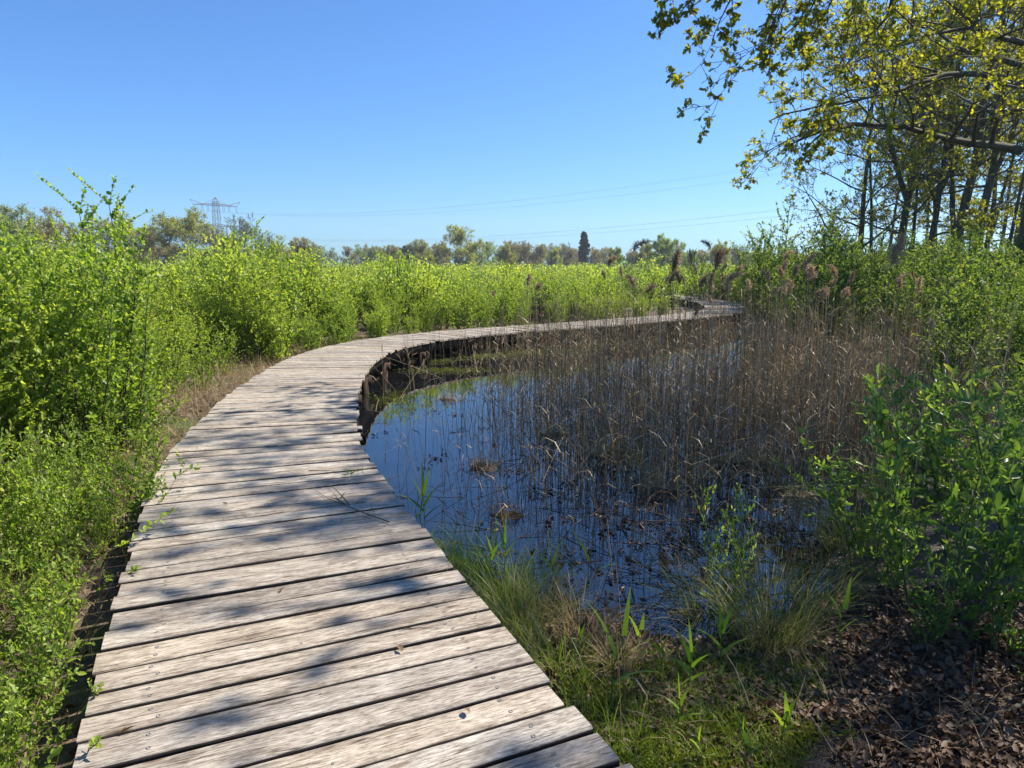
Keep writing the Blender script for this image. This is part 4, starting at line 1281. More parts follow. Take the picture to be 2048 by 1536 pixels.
# ------------------------------------------------------------------ pylon, wires, fence
def pylon():
    px0, py0 = -203.0, 500.0
    root = thing("power_pylon", "steel lattice electricity pylon with two wide cross arms on the horizon", "pylon", (px0, py0, -.4), 0)
    ld = norm(np.array((343.0, -310.0))); pd = np.array((ld[1], -ld[0]))        # along the line, across it
    if pd[0] > 0: pd = -pd
    ang = math.atan2(pd[1], pd[0])
    def bar(mb, a, b, r): mb.tube([a, b], [r, r], 4)
    H = [0, 9, 17, 23, 28, 33, 37.5, 41.5, 44, 47]
    hw = [4.2, 3.4, 2.7, 2.25, 2.0, 1.9, 1.8, 1.7, 1.5, .12]
    mast = MB()
    co = lambda i: [np.array((sx * hw[i], sy * hw[i], H[i])) for sx, sy in ((-1, -1), (1, -1), (1, 1), (-1, 1))]
    for i in range(len(H) - 1):
        a, b = co(i), co(i + 1)
        for k in range(4):
            bar(mast, a[k], b[k], .17)
            bar(mast, a[k], b[(k + 1) % 4], .09); bar(mast, a[(k + 1) % 4], b[k], .09)
            bar(mast, b[k], b[(k + 1) % 4], .09)
    o = mast.build("mast", M["steel"], root); o.rotation_euler = (0, 0, ang)
    anchors = []
    for z, half, horn in ((41.5, 15.2, 3.2), (27.6, 17.0, .6)):
        arm = MB()
        for s in (-1, 1):
            for yy in (-.9, .9):
                n = 8
                for k in range(n):
                    x0, x1 = s * half * k / n, s * half * (k + 1) / n
                    y0, y1 = yy * (1 - .7 * k / n), yy * (1 - .7 * (k + 1) / n)
                    bar(arm, (x0, y0, z), (x1, y1, z), .22)
                    bar(arm, (x0, y0, z + 1.5 * (1 - k / n)), (x1, y1, z + 1.5 * (1 - (k + 1) / n)), .12)
                    bar(arm, (x0, y0, z), (x1, y1, z + 1.5 * (1 - (k + 1) / n)), .1)
                    bar(arm, (x0, y0, z), (x0, -y0, z), .1)
            if horn > 1:
                bar(arm, (s * half * .55, 0, z + .3), (s * (half + 2.6), 0, z + horn), .2)
                bar(arm, (s * half, 0, z), (s * (half + 2.6), 0, z + horn), .12)
                bar(arm, (0, 0, 46), (s * half * .6, 0, z + .5), .1)
        o = arm.build("cross_arm", M["steel"], root); o.rotation_euler = (0, 0, ang)
        for x in (-half * .97, -half * .62, -half * .36, half * .36, half * .62, half * .97):
            ins = MB()
            for dx in (-.5, .5):
                bar(ins, (x + dx, 0, z - .2), (x + dx, 0, z - 3.8), .12)
            bar(ins, (x - .5, 0, z - 3.8), (x + .5, 0, z - 3.8), .14)
            o = ins.build("insulator", M["steel"], root); o.rotation_euler = (0, 0, ang)
            anchors.append((x, z - 4.2))
    A0, B0 = np.array((px0, py0)), np.array((px0, py0)) + ld * 462
    C0 = A0 - ld * 330
    ui = 0
    for (x, z) in anchors:
        for (E1, zs, sag, far_) in ((B0, z, 9.5 + (ui % 3) * .6, False), (C0, z, 7, True)):
            if far_ and abs(x) < 14: continue
            t = np.linspace(0, 1, 36)
            P = (A0 + pd * x)[None] * (1 - t[:, None]) + (E1 + pd * x)[None] * t[:, None]
            zz = zs - .4 - 4 * sag * t * (1 - t)
            b = MB(); b.tube(np.c_[P, zz], .017, 3)
            up_ = "upper" if z > 35 else "lower"
            if far_: lab = "%s power wire running left from the pylon" % up_
            else: lab = "thin %s power wire crossing the sky from the pylon to the right" % up_
            tag(b.build("power_line", M["wire"]), lab, "wire", "power wires across the sky")
        ui += 1
pylon()
def fence():
    root = thing("field_fence", "weathered field fence with posts and rails behind the left thicket", "fence", (0, 0, 0))
    pts = []
    for X0, top in ((268, 545), (281, 536), (299, 546), (313, 540), (240, 548)):
        p = pxd(X0, top, 42); pts.append((p[0], p[1], p[2]))
    pts.sort()
    root.location = (pts[0][0], pts[0][1], gz(pts[0][0], pts[0][1]))
    o0 = np.array(root.location)
    for q in pts:
        b = MB(); z0 = gz(q[0], q[1]) - .3
        b.tube(np.array([(q[0], q[1], z0), (q[0] + .02, q[1], q[2])]) - o0, [.075, .065], 8, cap=True)
        b.build("post", M["post_wood"], root)
    for dz in (.25, .75):
        b = MB()
        for a, c in zip(pts, pts[1:]):
            b.tube(np.array([(a[0], a[1] - .1, min(a[2], 1.2) - dz), (c[0], c[1] - .1, min(c[2], 1.2) - dz)]) - o0, .045, 4)
        b.build("rail", M["post_wood"], root)
fence()

# ------------------------------------------------------------------ reeds
rr = np.random.default_rng(55)
def stalk(mb, r, base, h, lean_az, lean, rad, bend, leafy=.5, mat=0):
    """one dry reed stalk with a few dead leaves; returns its top and direction"""
    t = np.linspace(0, 1, 6)
    hx = lean * t + bend * t ** 2
    P = np.stack((base[0] + math.cos(lean_az) * h * hx, base[1] + math.sin(lean_az) * h * hx, base[2] + h * t * (1 - .25 * (lean + bend) ** 2)), axis=1)
    mb.tube(P, rad * (1 - .55 * t), 3, r.random(), mat)
    k = r.poisson(leafy * 3)
    if k:
        u = r.uniform(.25, .95, k); x = u * 5; j = np.minimum(x.astype(int), 4); f = (x - j)[:, None]
        blades(mb, r, P[j] * (1 - f) + P[j + 1] * f, r.uniform(0, 6.28, k), r.uniform(.3, .9, k), r.uniform(.10, .32, k), r.uniform(.005, .012, k), r.uniform(.6, 2.4, k), np.clip(r.normal(.6, .2, k), 0, 1), 3, mat)
    return P[-1], norm(P[-1] - P[-2])
def plume(mb, r, p, d, L, W, mat=0, droop_az=0.0, droop=.6):
    """a feathery seed head: many hair-fine drooping sprays along the top of the stalk"""
    L, W = L * 1.05, W * 1.15
    n = int(150 + 240 * L / .3)
    t = r.beta(1.1, 1.1, n)
    cur = np.array((math.cos(droop_az), math.sin(droop_az), -.35))
    axis_ = p + d * (t * L)[:, None] + cur * ((t ** 2) * L * droop)[:, None]
    side = rdir(r, n)
    prof = np.sin(np.pi * np.clip(.12 + .86 * t, 0, 1)) ** .8
    D = norm(side * .75 + d * .55 + cur * .45)
    l = W * prof * r.uniform(.5, 1.5, n) + .012
    leaves(mb, axis_, D, rdir(r, n), l, .07 * l + .0022, np.clip(r.normal(.5, .25, n), 0, 1), DIAMOND, mat)
    tt = np.linspace(0, 1, 6)
    mb.tube(p + d * (tt * L)[:, None] + cur * ((tt ** 2) * L * droop)[:, None], .0022 * (1.1 - tt), 3, .3, mat)

# the bed as a mass
bed = MB()
nbed = 0
while nbed < 5300:
    pxx, pyy = rr.uniform(735, 2000), rr.uniform(655, 1010)
    x, y = px(pxx, pyy, WATER_Z)
    if pond_sd(x, y) > (.9 if pxx > 1350 else .3): continue
    if deck_dist(np.array([x]), np.array([y]))[0] < .95: continue
    # dense at the back and right, open water at the front left
    den = np.clip((pxx - 860) / 330, .07, 1) * np.clip((1010 - pyy) / 150, .03, 1)
    if pyy > 820: den *= np.clip((pxx - 900) / 360, .12, .95)
    if pyy < 740 and pxx < 1050: den *= .5
    den *= .25 + 1.3 * vnoise(x * .9 + 11, y * .9)
    if rr.random() > den: continue
    far_ = y > 7
    h = float(np.clip(rr.normal(1.15 if far_ else .8, .33), .25, 1.9))
    if rr.random() < .20: lean, bend = rr.uniform(.4, 1.1), rr.uniform(0, .4); h *= .8
    else: lean, bend = abs(rr.normal(0, .09)), rr.normal(0, .06)
    stalk(bed, rr, (x, y, WATER_Z - .08), h, rr.uniform(0, 6.28), lean, rr.uniform(.0022, .0040), bend, .55)
    nbed += 1
tag(bed.build("reed_bed", M["reed_stem"]), "dense brown bed of dry reeds standing in the pond", "reeds", kind="stuff")

# reeds told apart: stalks with plumes (pixel of the plume's middle, distance, plume length, width, label)
RGp = "tall plumed reeds of the reed bed"
plumes = [
    (1268, 486, 9.5, .19, .055, 1.2, "tall reed with a curled dark plume highest against the sky right of the poplar"),
    (1216, 520, 10.5, .17, .050, .8, "reed with a small round brown plume just right of the poplar"),
    (1270, 560, 9.8, .20, .055, -.6, "reed with a plume bent over sideways below the curled highest one"),
    (1348, 520, 9.0, .27, .065, .2, "reed with a long fluffy grey plume in front of the round green tree"),
    (1384, 515, 9.4, .22, .030, .1, "reed with a thin narrow plume between two fluffy ones"),
    (1422, 487, 9.6, .15, .035, -.9, "reed with a small hooked tip against the sky, right half of the bed"),
    (1430, 518, 8.6, .26, .075, .3, "reed with the biggest dark fluffy plume left of the wood"),
    (1055, 560, 12.5, .20, .045, .1, "lone reed with a black upright head in front of the shrub field"),
    (1072, 573, 12.3, .13, .055, .9, "lone reed with a short brown tuft beside the black head"),
    (990, 587, 13.0, .10, .04, .4, "reed with a tiny brown tuft farthest to the left"),
    (1785, 500, 5.6, .26, .060, .25, "tall near reed with a pale fluffy plume before the tree trunks"),
    (1210, 548, 11.0, .14, .035, .3, "reed with a thin dark plume under the small round one"),
    (1245, 545, 10.5, .16, .03, .2, "reed with a dark slim plume beside the bent one"),
    (1362, 555, 9.3, .16, .045, -.5, "reed with a ragged plume below the fluffy grey one"),
    (1400, 560, 9.1, .20, .045, .5, "reed with a pale ragged plume between the two fluffiest ones"),
    (1455, 552, 9.0, .20, .05, 1.0, "reed with a plume blown to the right beside the far boardwalk"),
    (1420, 555, 8.9, .20, .04, .2, "reed with a limp brown plume under the biggest one"),
    (1860, 648, 4.4, .045, .018, .2, "short reed with a dark little head before the shaded bank"),
    (1292, 575, 10.2, .18, .05, 1.1, "reed with a wispy plume leaning right in the middle of the bed"),
    (1390, 625, 8.0, .08, .022, .4, "reed with a low plume in front of the far boardwalk"),
]
def plumed(x, y, ztop, L, W, droop, label, group):
    z0 = max(gz(x, y), -.7)
    r = thing("plumed_reed", label, "reed", (x, y, z0), 0, group)
    b = MB(); h = ztop - z0 - L * .5
    top, d = stalk(b, rr, (0, 0, 0), h, rr.uniform(0, 6.28), abs(rr.normal(0, .05)), .0042, rr.normal(0, .03), .8)
    b.build("stalk", M["reed_stem"], r)
    b = MB(); plume(b, rr, top, d, L, W, 0, rr.choice([0.0, math.pi]) if abs(droop) < .5 else (0 if droop > 0 else math.pi), abs(droop))
    b.build("plume", M["plume"], r)
    # keep the plume where the photograph shows it: slide the foot, not the picture
    off = top + d * L * .5
    r.location = (x - off[0], y - off[1], z0)
for (X0, Y0, d, L, W, dr, lab) in plumes:
    p = pxd(X0, Y0, d)
    plumed(p[0], p[1], p[2], L, W, dr, lab, RGp)
for i in range(46):
    pxx = rr.uniform(1330, 1700) if i < 34 else rr.uniform(1640, 2040)
    Y0 = rr.normal(560, 22); d = rr.uniform(8.5, 15)
    p = pxd(pxx, Y0, d)
    if pond_sd(p[0], p[1]) > 1.2: continue
    plumed(p[0], p[1], p[2], rr.uniform(.13, .24), rr.uniform(.03, .05), rr.uniform(-.7, .9), "pale dry reed with a wispy plume among the green bushes before the wood", "plumed reeds before the wood")

# single bare stalks in the open water
pr = []
for i in range(10):
    b = MB(); hh = rr.uniform(.6, 1.05)
    stalk(b, rr, (0, 0, -.08), hh, rr.uniform(0, 6.28), abs(rr.normal(0, .14)), rr.uniform(.0022, .0036), rr.normal(0, .10), .5)
    if i > 6:
        stalk(b, rr, (0, 0, hh * .5), hh * .5, rr.uniform(0, 6.28), 1.1, .0016, .5, .3)
    pr.append(b.mesh("bare_reed", [M["reed_stem"]]))
c = 0
while c < 298:
    pxx, pyy = rr.uniform(735, 1620), rr.uniform(760, 1150)
    x, y = px(pxx, pyy, WATER_Z)
    if pond_sd(x, y) > -.05 or deck_dist(np.array([x]), np.array([y]))[0] < .9: continue
    den = np.clip((pxx - 740) / 330, .12, 1) * np.clip((1210 - pyy) / 220, .10, 1)
    if rr.random() > den * (.3 + 1.2 * vnoise(x * 1.4, y * 1.4 + 40)): continue
    o = link("bare_reed", pr[c % 10]); tag(o, "dry bare reed stalk standing in the open blue water of the pond", "reed", "bare reeds in the open water")
    o.location = (x, y, WATER_Z); o.rotation_euler = (rr.normal(0, .07), rr.normal(0, .07), rr.uniform(0, 6.28)); s = rr.uniform(.7, 1.15); o.scale = (s, s, s)
    c += 1
# broken reeds and dead leaves lying on the water
deb = MB()
for i in range(1100):
    pxx, pyy = rr.uniform(735, 1760), rr.uniform(730, 1280)
    x, y = px(pxx, pyy, WATER_Z)
    if pond_sd(x, y) > -.02: continue
    if rr.random() > .25 + .75 * np.clip((pxx - 800) / 600, 0, 1): continue
    l = rr.uniform(.08, .55); a = rr.uniform(0, 6.28)
    if rr.random() < .65:
        tl = rr.normal(0, .12)
        P = np.array([(x, y, WATER_Z + .001), (x + math.cos(a) * l * .5, y + math.sin(a) * l * .5, WATER_Z + abs(tl) * l * .5 + rr.normal(0, .008)), (x + math.cos(a) * l, y + math.sin(a) * l, WATER_Z + abs(tl) * l)])
        deb.tube(P, [.0035, .003, .0015], 3, rr.random() * .4)
    else:
        n = rr.integers(3, 12)
        q = np.c_[x + rr.normal(0, .07, n), y + rr.normal(0, .07, n), np.full(n, WATER_Z + .004)]
        dd = rdir(rr, n); dd[:, 2] *= .25
        L = rr.uniform(.02, .055, n)
        leaves(deb, q, dd, UP + rdir(rr, n) * .4, L, L * .5, rr.random(n) * .28, CURL, 0)
tag(deb.build("floating_debris", M["litter"]), "broken dark reed stems and leaves floating on the pond", "debris", kind="stuff")
# sodden clumps of rotting reed that stick out of the water
for i, (X0, Y0, s, lab) in enumerate([(900, 800, .22, "dark sodden clump nearest the boardwalk in the open water"), (965, 935, .26, "ragged dark clump in the middle of the open water"),
                                      (1010, 1030, .20, "small dark clump low in the open water"), (1230, 910, .36, "broad mossy clump under the reeds in the middle of the pond"),
                                      (1110, 870, .24, "dark clump under the dense reeds left of the mossy one"), (1500, 930, .45, "yellow mossy mound among the reeds at the right"),
                                      (1590, 985, .35, "dark mossy mound behind the sedge tuft"), (1320, 985, .25, "low reed stub clump right of the open water")]):
    x, y = px(X0, Y0, WATER_Z)
    b = MB()
    n = int(160 * s / .25)
    q = np.c_[rr.normal(0, s * .45, n), rr.normal(0, s * .35, n), np.zeros(n)]
    q[:, 2] = .05 * np.exp(-(q[:, 0] ** 2 + q[:, 1] ** 2) / (s * s * .3))
    blades(b, rr, q, rr.uniform(0, 6.28, n), rr.uniform(.3, 1.4, n), rr.uniform(.06, .24, n), rr.uniform(.003, .007, n), rr.uniform(.2, 1.6, n), rr.random(n) * (.55 if "dark" in lab or "ragged" in lab else .9), 3)
    an = np.arange(14) * (2 * math.pi / 14); rad = s * .75 * (1 + .25 * rr.normal(0, 1, 14).clip(-1, 1))
    ring = [np.c_[np.cos(an) * rad * f_, np.sin(an) * rad * f_ * .8, np.full(14, z_) + rr.normal(0, .006, 14)] for f_, z_ in ((1, -.03), (.8, .004), (.45, .014))]
    V_ = np.vstack(ring + [np.array([[0, 0, .018]])]); k_ = np.arange(14); k2_ = (k_ + 1) % 14
    b.add(V_, np.concatenate([np.stack((k_ + 14 * g, k2_ + 14 * g, k2_ + 14 * (g + 1), k_ + 14 * (g + 1)), axis=1) for g in range(2)]), .12, 1)
    b.add(V_[28:], np.stack((k_, k2_, np.full(14, 14)), axis=1), .12, 1)
    tag(b.build("reed_clump", [M["reed_stem"] if "mossy" not in lab else M["sedge"], M["dark_wood"]]), lab, "reed clump", "rotting clumps in the water").location = (x, y, WATER_Z)

# ------------------------------------------------------------------ sedge tufts, grasses, shoots
def sedge(x, y, n, L, spread, lab, label_cat="sedge tuft", grp="sedge tufts along the shore", mat="sedge", lean=(.05, .7), dr=(.2, 1.5), w=(.0022, .0048), rb=.12):
    r = thing("sedge_tuft", lab, label_cat, (x, y, max(gz(x, y), -.6)), 0, grp)
    b = MB()
    a = rr.uniform(0, 6.28, n); q = np.sqrt(rr.random(n)) * rb
    P = np.c_[np.cos(a) * q, np.sin(a) * q, np.full(n, -.02)]
    az = a + rr.normal(0, .5, n)
    blades(b, rr, P, az, rr.uniform(*lean, n), L * rr.uniform(.45, 1.1, n), rr.uniform(*w, n), rr.uniform(*dr, n), np.clip(rr.beta(1.2, 1.1, n), 0, 1), 5)
    b.build("blades", M[mat], r)
for (X0, Y0, n, L, lab, rb) in [
    (1535, 1270, 430, .66, "largest sedge tuft at the near shore with brown and green blades fanning out", .17),
    (1420, 1215, 260, .75, "upright thin sedge tuft left of the largest one", .10),
    (1640, 1200, 170, .55, "sedge tuft leaning right behind the largest one", .14),
    (1700, 1090, 280, .70, "pale bent sedge tuft in the shade below the bushes", .18),
    (1100, 1210, 260, .42, "dry curled sedge tuft on the shore beside the boardwalk", .12),
    (1015, 1190, 170, .50, "bright green tuft against the boardwalk's edge", .12),
    (945, 1120, 160, .45, "green tuft standing in the water by the boardwalk", .10),
    (1050, 1260, 220, .46, "dense grass tuft against the boardwalk just nearer than the bright one", .14),
    (1130, 1330, 170, .36, "olive grass tuft beside the boardwalk's near corner", .15),
    (1330, 960, 200, .7, "sedge growing round the thin sapling in the pond", .12),
    (1165, 1265, 150, .38, "dry straw tuft between the boardwalk's near corner and the water", .12),
    (1235, 1330, 120, .30, "small straw tuft on the mud at the tip of the blue water", .10),
    (1080, 1150, 130, .46, "thin mixed tuft at the water's edge beside the bright green one", .10),
    (1780, 1010, 300, .6, "sedge at the foot of the right bank's bushes", .16),
]:
    x, y = px(X0, Y0, -.42)
    sedge(x, y, n, L, 0, lab, rb=rb, mat="grass_green" if "green tuft" in lab else ("grass_dry" if "straw" in lab else "sedge"))
def shoot(x, y, h, lab, n=5, grp="green reed shoots at the near shore"):
    r = thing("reed_shoot", lab, "reed shoot", (x, y, max(gz(x, y), -.6)), 0, grp)
    b = MB()
    top = np.array([(0, 0, -.03), (rr.normal(0, .01), rr.normal(0, .01), h * .4), (rr.normal(0, .02), rr.normal(0, .02), h * .72)])
    b.tube(top, [.0035, .003, .0015], 5, .3)
    b.build("stem", M["reed_shoot"], r)
    b = MB()
    t = np.linspace(.35, 1, n); a = np.where(np.arange(n) % 2 == 0, 0, math.pi) + rr.uniform(-.5, .5, n)
    P = np.array([np.interp(tt * 2, [0, 1, 2], top[:, k]) for tt in t for k in range(3)]).reshape(n, 3)
    le = np.linspace(.75, .04, n) + rr.normal(0, .06, n)
    blades(b, rr, P, a, np.maximum(le, .02), h * rr.uniform(.40, .62, n), .014 + .012 * rr.random(n), np.linspace(.8, .05, n), np.clip(rr.normal(.55, .15, n), 0, 1), 5)
    b.build("leaf_blades", M["reed_shoot"], r)
for X0, Y0, top, lab, n in [
    (1222, 1430, 1200, "tall single green reed shoot standing before the blue water", 3), (1280, 1310, 1230, "thin green shoot right of the tallest one", 3),
    (1440, 1345, 1225, "green reed shoot with spreading blades in front of the largest sedge tuft", 6), (1375, 1400, 1270, "upright broad shoot at the edge of the leaf litter", 6),
    (1318, 1345, 1255, "forked green shoot over the shoreline", 4), (1162, 1310, 1270, "short leafy shoot beside the boardwalk", 6),
    (1010, 1170, 1050, "bright green reed shoot rising from the boardwalk tuft", 5), (985, 1160, 1075, "darker reed shoot against the boardwalk edge", 5),
    (1110, 1140, 1080, "reed shoot with two blades over the open water", 4), (850, 1060, 950, "green reed shoot in the water beside the twig on the boards", 6),
    (835, 1040, 975, "small green shoot hugging the boardwalk edge", 4), (1680, 1290, 1180, "lone green blade on the mud left of the bushes", 3),
    (1560, 1500, 1400, "green shoot low in the shaded leaf litter", 4), (1395, 1540, 1470, "pale shoot at the bottom edge of the photo", 3), (1490, 1530, 1450, "second shoot at the bottom edge, standing in moss", 3),
    (1350, 1470, 1370, "slim shoot at the edge of the sunlit moss", 4), (1175, 1130, 1075, "broad reed blade leaning over the water by the sedge", 3),
]:
    x, y = px(X0, Y0, -.41)
    z0 = gz(x, y)
    shoot(x, y, max(.15, pxd(X0, top, y)[2] - z0), lab, n)
# two dry stalks in front
for X0, Y0, top, lab in [(1250, 1420, 1130, "thin dry stalk with a bent tip right of the tallest green shoot"), (1243, 1500, 1040, "longest dry stalk standing in the moss before the water")]:
    x, y = px(X0, Y0, -.40)
    b = MB(); stalk(b, rr, (0, 0, -.02), pxd(X0, top, y)[2] + .42, math.pi, .04, .0028, .04, .3)
    tag(b.build("dry_stalk", M["reed_stem"]), lab, "reed").location = (x, y, gz(x, y))

def along_deck(n, y0, y1, off, side):
    """points beside the boardwalk: offsets measured outwards from an edge"""
    s = rr.uniform(s_of_y(y0), s_of_y(y1), n)
    out = np.empty((n, 2))
    o = rr.uniform(off[0], off[1], n)
    for k in range(2):
        e = np.interp(s, RS, RE[:, k]); nl = np.interp(s, RS, NL[:, k])
        out[:, k] = e + nl * (np.interp(s, RS, WID) + o) if side > 0 else e - nl * o
    return out
def on_ground(q, dz=-.01):
    return np.c_[q, ground_z(q[:, 0], q[:, 1]) + dz]
# dry grass on the bank left of the boards
dry = MB()
for (n, y0, y1, off, l) in [(6500, 5.0, 14.5, (.02, 1.8), (.12, .45)), (2600, 1.0, 6.0, (.05, 1.8), (.12, .42)), (1700, 13.5, 24, (.05, 1.4), (.12, .45)), (700, 3.0, 12, (.8, 3.5), (.25, .7))]:
    P = on_ground(along_deck(n, y0, y1, off, 1))
    dn = vnoise(P[:, 0] * 1.7, P[:, 1] * 1.7) > .32
    P = P[dn]; n = len(P)
    blades(dry, rr, P, rr.uniform(0, 6.28, n), rr.uniform(.1, .9, n), rr.uniform(*l, n), rr.uniform(.0025, .006, n), rr.uniform(.1, 1.5, n), np.clip(rr.beta(2, 2, n), 0, 1), 4)
n = 700
q = np.array([px(a, b_, -.40) for a, b_ in zip(rr.uniform(1130, 2040, n), rr.uniform(1260, 1540, n))])
q = q[pond_sd(q[:, 0], q[:, 1]) > .05]; n = len(q)
blades(dry, rr, on_ground(q), rr.uniform(0, 6.28, n), rr.uniform(.5, 1.4, n), rr.uniform(.10, .35, n), rr.uniform(.002, .004, n), rr.uniform(0, 1, n), np.clip(rr.beta(2, 2.4, n), 0, 1), 3)
tag(dry.build("dry_grass", M["grass_dry"]), "dry straw-coloured grass along the boardwalk", "grass", kind="stuff")
gr = MB()
for (n, y0, y1, off, l, side) in [(2200, 1.0, 8, (.04, 1.6), (.10, .34), 1), (1500, 1.2, 14.5, (.02, 1.8), (.10, .32), 1), (1500, 1.0, 4.6, (.02, .42), (.10, .34), -1), (260, 4.6, 7, (.02, .18), (.10, .3), -1),
                                  (420, 12.0, 20, (.05, .8), (.12, .45), -1), (900, 13.5, 24, (.05, 1.2), (.10, .35), 1)]:
    P = on_ground(along_deck(n, y0, y1, off, side))
    dn = vnoise(P[:, 0] * 2.1 + 5, P[:, 1] * 2.1) > .42
    P = P[dn]; n = len(P)
    blades(gr, rr, P, rr.uniform(0, 6.28, n), rr.uniform(.05, .6, n), rr.uniform(*l, n), rr.uniform(.0025, .005, n), rr.uniform(.1, 1.3, n), np.clip(rr.beta(2, 2, n), 0, 1), 4)
n = 12000
q = np.array([px(a, b_, -.40) for a, b_ in zip(rr.uniform(1100, 2060, n), rr.uniform(1300, 1560, n))])
d_ = vnoise(q[:, 0] * 2.3 + 31, q[:, 1] * 2.3) + .5 * fbm(q[:, 0] * 8, q[:, 1] * 8) + rr.normal(0, .07, len(q)) + .55 * np.clip((1.15 - q[:, 0]) / .8, -1, .55)
q = q[(pond_sd(q[:, 0], q[:, 1]) > .12) & (d_ > .50) & (deck_dist(q[:, 0], q[:, 1]) > .78)]; n = len(q)
blades(gr, rr, on_ground(q), rr.uniform(0, 6.28, n), rr.uniform(.1, 1.0, n), rr.uniform(.05, .17, n), rr.uniform(.002, .004, n), rr.uniform(.2, 1.6, n), np.clip(rr.beta(2.5, 2, n), 0, 1), 3)
tag(gr.build("green_grass", M["grass_green"]), "green grass along the boardwalk edges and in the moss", "grass", kind="stuff")
# moss: small cushions of short fronds
ms = MB()
n = 20000
q = np.array([px(a, b_, -.40) for a, b_ in zip(rr.uniform(1120, 1720, n), rr.uniform(1330, 1560, n))])
d_ = vnoise(q[:, 0] * 3.1, q[:, 1] * 3.1 + 8) + .5 * fbm(q[:, 0] * 9, q[:, 1] * 9) + rr.normal(0, .07, len(q)) + .6 * np.clip((1.0 - q[:, 0]) / .8, -1, .6)
q = q[(pond_sd(q[:, 0], q[:, 1]) > .14) & (d_ > .60) & (deck_dist(q[:, 0], q[:, 1]) > .8)]
cush = [np.c_[q, ground_z(q[:, 0], q[:, 1]) + .004 + .03 * vnoise(q[:, 0] * 9, q[:, 1] * 9)]]
for (X0, Y0, sx, sy, n) in [(960, 712, .9, .35, 2200), (1080, 704, 1.6, .45, 3600), (850, 722, .5, .3, 1000), (785, 800, .28, .6, 350), (1180, 690, 1.2, .4, 2400), (900, 742, .7, .25, 800)]:
    x, y = px(X0, Y0, WATER_Z)
    a = np.c_[x + rr.normal(0, sx, n) * .6, y + rr.normal(0, sy, n) * .6]
    cush.append(np.c_[a, np.full(n, WATER_Z + .006) + .03 * rr.random(n) * vnoise(a[:, 0] * 5, a[:, 1] * 5)])
P = np.vstack(cush); n = len(P)
dd = rdir(rr, n); dd[:, 2] = np.abs(dd[:, 2]) + .25
L = rr.uniform(.012, .034, n) * np.clip(P[:, 1] / 3.2, 1, 1.5)
leaves(ms, P, dd, rdir(rr, n), L, L * .30, np.clip(rr.normal(.5, .22, n), 0, 1), DIAMOND)
tag(ms.build("moss", M["moss"]), "yellow-green moss on the shore and in mats at the far side of the pond", "moss", kind="stuff")
# leaf litter
lt = MB()
n = 17000
q1 = np.array([px(a, b_, -.40) for a, b_ in zip(rr.uniform(1080, 2200, n), rr.uniform(1180, 1570, n))])
q1 = q1[(pond_sd(q1[:, 0], q1[:, 1]) > -.06) & (vnoise(q1[:, 0] * 5.8, q1[:, 1] * 5.8 + 3) > .13) & (deck_dist(q1[:, 0], q1[:, 1]) > .72)]
q2 = along_deck(5200, 1.0, 14, (-.05, 1.9), 1)
q2 = q2[vnoise(q2[:, 0] * 1.9 + 7, q2[:, 1] * 1.9) > .30]
q3 = along_deck(500, 13.5, 22, (0, 1.4), 1)
q = np.vstack((q1, q2, q3)); n = len(q)
P = on_ground(q, .006 + 0 * q[:, :1].ravel()); P[:, 2] += rr.random(n) * .02
dd = rdir(rr, n); dd[:, 2] *= .35
L = rr.uniform(.015, .052, n)
leaves(lt, P, dd, UP + rdir(rr, n) * .7, L, L * rr.uniform(.3, .75, n), np.clip(rr.beta(2, 2.3, n), 0, 1), CURL)
tag(lt.build("leaf_litter", M["litter"]), "brown fallen oak leaves on the bank and beside the boardwalk", "leaves", kind="stuff")

# ------------------------------------------------------------------ small things on the boards
def on_deck(X0, Y0, dz=.006):
    x, y = px(X0, Y0, 0); return np.array((x, y, dz))
def twig(lab, paths, name="fallen_twig", mat="twig_dry", grp=None, r0=.0045):
    b = MB()
    for L in paths:
        P = np.array([on_deck(*q) for q in L]); P2, _ = resample(P, .03)
        P2[:, :2] += np.cumsum(rr.normal(0, .0015, (len(P2), 2)), axis=0)
        b.tube(P2, np.linspace(r0, r0 * .35, len(P2)), 5, rr.random())
    return tag(b.build(name, M[mat]), lab, "twig", grp)
twig("forked dry twig lying across the boards near the pond side", [[(779, 1046, .008), (747, 1036, .014), (715, 1025, .02), (690, 1014, .02), (660, 1000, .012), (632, 981, .008)],
     [(697, 1016, .02), (682, 1000, .025), (670, 985, .02), (658, 974, .01)], [(690, 1014, .02), (672, 1008, .035), (655, 1002, .03)], [(682, 1003, .02), (692, 996, .05)]])
twig("thin dry stem lying on the boards beyond the forked twig", [[(617, 943, .007), (650, 944, .01), (683, 947, .008)]], r0=.003)
twig("small bit of straw on the nearer boards", [[(810, 1259, .006), (850, 1258, .007), (882, 1259, .006)]], r0=.0022)
def ground_stick(lab, pts, r0):
    P = np.array([(*px(a, c_, -.40), 0) for a, c_ in pts]); P2, _ = resample(P, .06)
    P2[:, 2] = ground_z(P2[:, 0], P2[:, 1]) + r0 + .012
    P2[:, :2] += np.cumsum(rr.normal(0, .004, (len(P2), 2)), axis=0)
    b = MB(); b.tube(P2, np.linspace(r0, r0 * .4, len(P2)), 6, .3)
    for k in range(3):
        i = int(rr.integers(2, max(3, len(P2) - 2)))
        b.tube(grow_path(rr, P2[i], rdir(rr, 1)[0] * (1, 1, .4) + UP * .1, rr.uniform(.08, .2), 3, .25, 0), np.linspace(r0 * .45, .001, 4), 4, .4)
    tag(b.build("fallen_branch", M["bark"]), lab, "branch", "fallen branches on the litter")
ground_stick("dark bent branch lying in the leaf litter in the lower right corner", [(2075, 1400), (2010, 1432), (1960, 1440), (1900, 1462)], .013)
